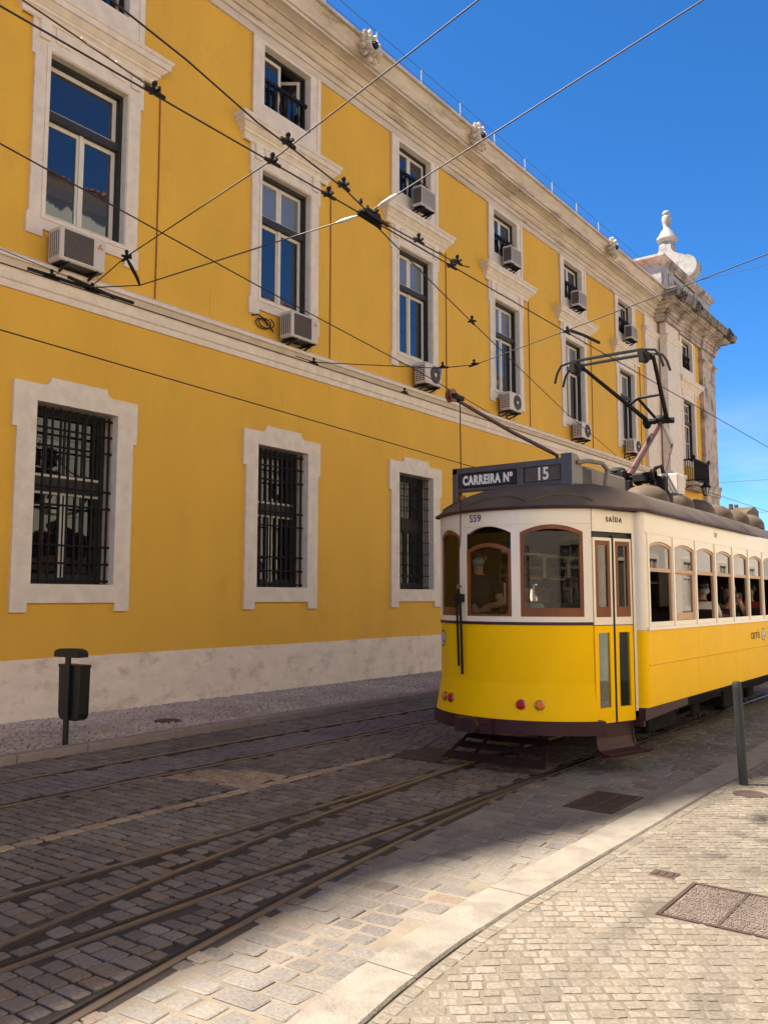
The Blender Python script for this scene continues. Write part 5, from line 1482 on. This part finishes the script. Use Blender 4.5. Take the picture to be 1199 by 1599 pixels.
b = MB(); b.tube([(-6.72, 4.9, 4.92), (-6.72, 4.95, 4.86), (-6.72, 5.03, 4.76), (-6.72, 5.06, 4.70)], [.012, .017, .017, .010], 8); b.build('link', 'iron', s2)
wire('span_wire', 'span wire from the right edge crossing above the pantograph', [(4.8, 8.2, 5.95), (-4.42, 9.66, 4.985), (-6.0, 10.08, 4.90), (-6.35, 9.7, 4.83), (-7.4, 8.37, 4.79), (-7.4, 8.0, 4.79)], .0075, clamps=[((-6.0, 10.08, 4.90), (-1, .2, -.06)), ((-6.3, 9.75, 4.84), (-.7, -.7, -.1))])
wire('span_wire', 'short anchor wire from the far contact wire up to the left end of the facade', [(-7.4, 5.0, 4.82), (-8.5, 4.77, 5.35), (X0 + .05, 4.3, 6.5)], .007, 'steelwire')
wire('street_wire', 'thin wire across the sky right of the stone pinnacle', [(-12.2, 38.0, 15.7), (4.8, 32.8, 14.7)], .012, sag=.15)
wire('street_wire', 'upper of the thin wires low in the sky right of the pavilion', [(-16, 48, 8.0), (5.2, 44, 7.4)], .014, sag=.05)
wire('street_wire', 'lower thin wire in the sky right of the pavilion above the tram roof', [(-14, 52, 6.6), (6, 46, 6.2)], .014, sag=.05)
wire('street_wire', 'lowest thin wire in the sky behind the rear end of the tram roof', [(-14, 55, 5.6), (6, 50, 5.0)], .014, sag=.05)

# ------------------------------------------------------------------ people in the tram
def skin(V, E, rad, sub=1):
    me = bpy.data.meshes.new('tmp'); me.from_pydata(V, E, []); o = bpy.data.objects.new('tmp', me); COL.objects.link(o)
    o.modifiers.new('s', 'SKIN')
    me.skin_vertices[0].data.foreach_set('radius', [r for r in rad for _ in (0, 1)]) if me.skin_vertices else None
    for i, sv in enumerate(me.skin_vertices[0].data): sv.use_root = (i == 0)
    s = o.modifiers.new('u', 'SUBSURF'); s.levels = sub; s.render_levels = sub
    bpy.context.view_layer.update()
    m2 = bpy.data.meshes.new_from_object(o.evaluated_get(bpy.context.evaluated_depsgraph_get()))
    vs = [v.co.copy() for v in m2.vertices]; fs = [list(p.vertices) for p in m2.polygons]
    bpy.data.objects.remove(o); bpy.data.meshes.remove(me); bpy.data.meshes.remove(m2)
    return vs, fs
def person(label, x, y, zh, face, seated=True, arms=None, shirt='cl_dark', hair='short', mask=True, turn=0.0, lean=0.0):
    """zh: height of the hips; face: heading in degrees (0 looks down the street towards the front of the tram)"""
    t = thing('person', label, 'person', (x, y, zh), 'people inside the tram'); ca, sa = math.cos(R(face)), math.sin(R(face))
    W = lambda p: (x + p[0] * ca - p[1] * sa, y + p[0] * sa + p[1] * ca, zh + p[2])
    tr = lambda p: (p[0], p[1] - lean * max(0, p[2]), p[2])
    V = []; E = []; r = []
    def add(p, rad, par=None, bend=True):
        V.append(tr(p) if bend else p); r.append(rad)
        if par is not None: E.append((par, len(V) - 1))
        return len(V) - 1
    pel = add((0, 0, 0), .13); sp = add((0, .01, .20), .115, pel); ch = add((0, 0, .38), .13, sp); nb = add((0, .01, .50), .07, ch); nk = add((0, -.005, .56), .05, nb)
    h1 = add((0, -.025, .63), .066, nk); h2 = add((0, -.03, .71), .084, h1); h3 = add((0, -.022, .785), .070, h2)
    A = arms or {}
    dflt = lambda s: [(s * .22, -.04, .22), (s * .17, -.27, .10)]
    sl = [None, None]
    for k, s in enumerate((1, -1)):
        el_, wr = A.get(s, dflt(s))
        sh = add((s * .175, .0, .455), .062, ch); e_ = add(el_, .042, sh, False); w_ = add(wr, .028, e_, False)
        d = (Vector(wr) - Vector(el_)).normalized(); up = Vector((0, 0, 1)); sd = d.cross(up).normalized() if abs(d.z) < .95 else Vector((1, 0, 0)); nr = sd.cross(d)
        pm = add(tuple(Vector(wr) + d * .06), .034, w_, False)
        for j in range(4):
            o_ = sd * ((j - 1.5) * .021); L = (.062, .075, .07, .052)[j]
            f1 = add(tuple(Vector(wr) + d * .10 + o_), .010, pm, False); f2 = add(tuple(Vector(wr) + d * (.10 + L * .6) + o_ - nr * .02), .009, f1, False); add(tuple(Vector(wr) + d * (.10 + L * .8) + o_ - nr * .05), .007, f2, False)
        th = add(tuple(Vector(wr) + d * .05 - sd * s * .045), .011, w_, False); add(tuple(Vector(wr) + d * .09 - sd * s * .055 - nr * .02), .009, th, False)
        sl[k] = (el_, sh)
    legs = []
    for s in (1, -1):
        hp = add((s * .09, -.03, -.02), .10, pel, False)
        kn = (s * .11, -.44, .0) if seated else (s * .10, -.02, -.44); an = (s * .11, -.42, -.40) if seated else (s * .10, .02, -.84)
        k_ = add(kn, .062, hp, False); a_ = add(an, .040, k_, False); add((an[0], an[1] - .17, an[2] - .05), .036, a_, False); legs.append((kn, an))
    vs, fs = skin(V, E, r)
    b = MB(); b.add([W(v) for v in vs], fs, 0, True)
    hd = tr((0, -.03, .71)); RT = lambda p: W((hd[0] + p[0] * math.cos(turn) - p[1] * math.sin(turn), hd[1] + p[0] * math.sin(turn) + p[1] * math.cos(turn), hd[2] + p[2]))
    b.ell(RT((0, -.098, -.02)), (.014, .018, .022), 8, 6)
    for s in (1, -1):
        b.ell(RT((s * .034, -.083, .012)), (.013, .010, .009), 8, 5, 1); b.ell(RT((s * .088, .005, -.005)), (.012, .022, .032), 8, 5)
    b.ell(RT((0, -.080, -.058)), (.026, .012, .007), 8, 4, 2)
    b.build('body', ['skin', 'black', 'redlens'], t, 60)
    # clothes
    V2 = [V[0], V[1], V[2], V[3]]; E2 = [(0, 1), (1, 2), (2, 3)]; r2 = [.15, .132, .146, .072]
    for el_, sh in sl:
        V2.append(V[sh]); r2.append(.075); E2.append((2, len(V2) - 1)); p = Vector(V[sh]).lerp(Vector(el_), .75); V2.append(tuple(p)); r2.append(.058); E2.append((len(V2) - 2, len(V2) - 1))
    vs, fs = skin(V2, E2, r2); b = MB(); b.add([W(v) for v in vs], fs, 0, True); b.build('shirt', shirt, t, 60)
    V3 = [(0, 0, .02)]; E3 = []; r3 = [.145]
    for kn, an in legs:
        V3.append((kn[0] * .85, -.04, -.02)); r3.append(.11); E3.append((0, len(V3) - 1)); V3.append(kn); r3.append(.075); E3.append((len(V3) - 2, len(V3) - 1)); V3.append((an[0], an[1], an[2] + .05)); r3.append(.058); E3.append((len(V3) - 2, len(V3) - 1))
    vs, fs = skin(V3, E3, r3); b = MB(); b.add([W(v) for v in vs], fs, 0, True); b.build('trousers', 'cl_grey', t, 60)
    b = MB()
    rm = Matrix.Rotation(R(face) + turn, 3, 'Z')
    b.ell(RT((0, .022, .030)), (.096, .098, .092), 16, 10, rot=rm)
    if hair == 'long': b.ell(RT((0, .055, -.10)), (.105, .07, .17), 14, 9, rot=rm); b.ell(RT((.07, .02, -.10)), (.035, .05, .15), 10, 7, rot=rm); b.ell(RT((-.07, .02, -.10)), (.035, .05, .15), 10, 7, rot=rm)
    if hair == 'cap': b.ell(RT((0, -.07, .055)), (.075, .075, .012), 14, 6, rot=rm)
    b.build('hair', 'hair', t, 60)
    if mask:
        b = MB(); b.ell(RT((0, -.058, -.048)), (.062, .048, .046), 14, 8, rot=rm); b.build('face_mask', 'mask', t, 60)
    return t
person('tram driver in a dark shirt and pale mask standing at the front left window', -5.10, 8.62, 1.46, 25, False, {1: [(.26, -.08, .18), (.16, -.30, .16)], -1: [(-.26, -.05, .2), (-.22, -.30, .10)]}, 'cl_dark', 'cap', True, turn=.35)
person('passenger in a white shirt sitting just behind the middle front window post', -5.02, 9.62, 1.14, 10, True, None, 'cl_white', 'short', True)
person('short-haired passenger in dark clothes seen through the right front window', -5.20, 10.50, 1.14, 20, True, None, 'cl_dark', 'short', False)
person('long-haired passenger in a patterned top seen through the right front window', -4.86, 10.55, 1.14, -5, True, None, 'cl_teal', 'long', False)
person('passenger in a pale pink top at the first side window behind the door', -3.78, 9.75, 1.14, 0, True, None, 'cl_white', 'long', False)
person('masked passenger in a white shirt looking out of the third side window', -3.70, 12.28, 1.14, 35, True, {1: [(.24, -.02, .2), (.2, -.25, .3)], -1: [(-.24, 0, .2), (-.18, -.25, .12)]}, 'cl_white', 'short', True, turn=.3)
pp = person('passenger leaning out with both hands raised to take a photo from the tram window', -3.62, 13.10, 1.14, 30, True, {1: [(.20, -.30, .30), (.06, -.48, .52)], -1: [(-.16, -.32, .30), (-.06, -.48, .52)]}, 'cl_teal', 'long', False, lean=.25)
person('passenger in a pale top with red seated at the sixth side window', -3.72, 14.85, 1.14, 10, True, None, 'cl_red', 'short', True)
ph = thing('phone', 'dark phone held up by the passenger at the tram window', 'phone', (-3.36, 12.62, 1.74))
b = MB(); rm = Matrix.Rotation(R(30), 3, 'Z')
c = Vector((-3.62, 13.10, 1.14)) + rm @ Vector((0, -.585, .60))
q = [c + rm @ Vector((sx * .075, 0, sz * .038)) for sx, sz in ((-1, -1), (1, -1), (1, 1), (-1, 1))]
b.hexa(q, [p + rm @ Vector((0, .009, 0)) for p in q]); b.build('case', 'black', ph)
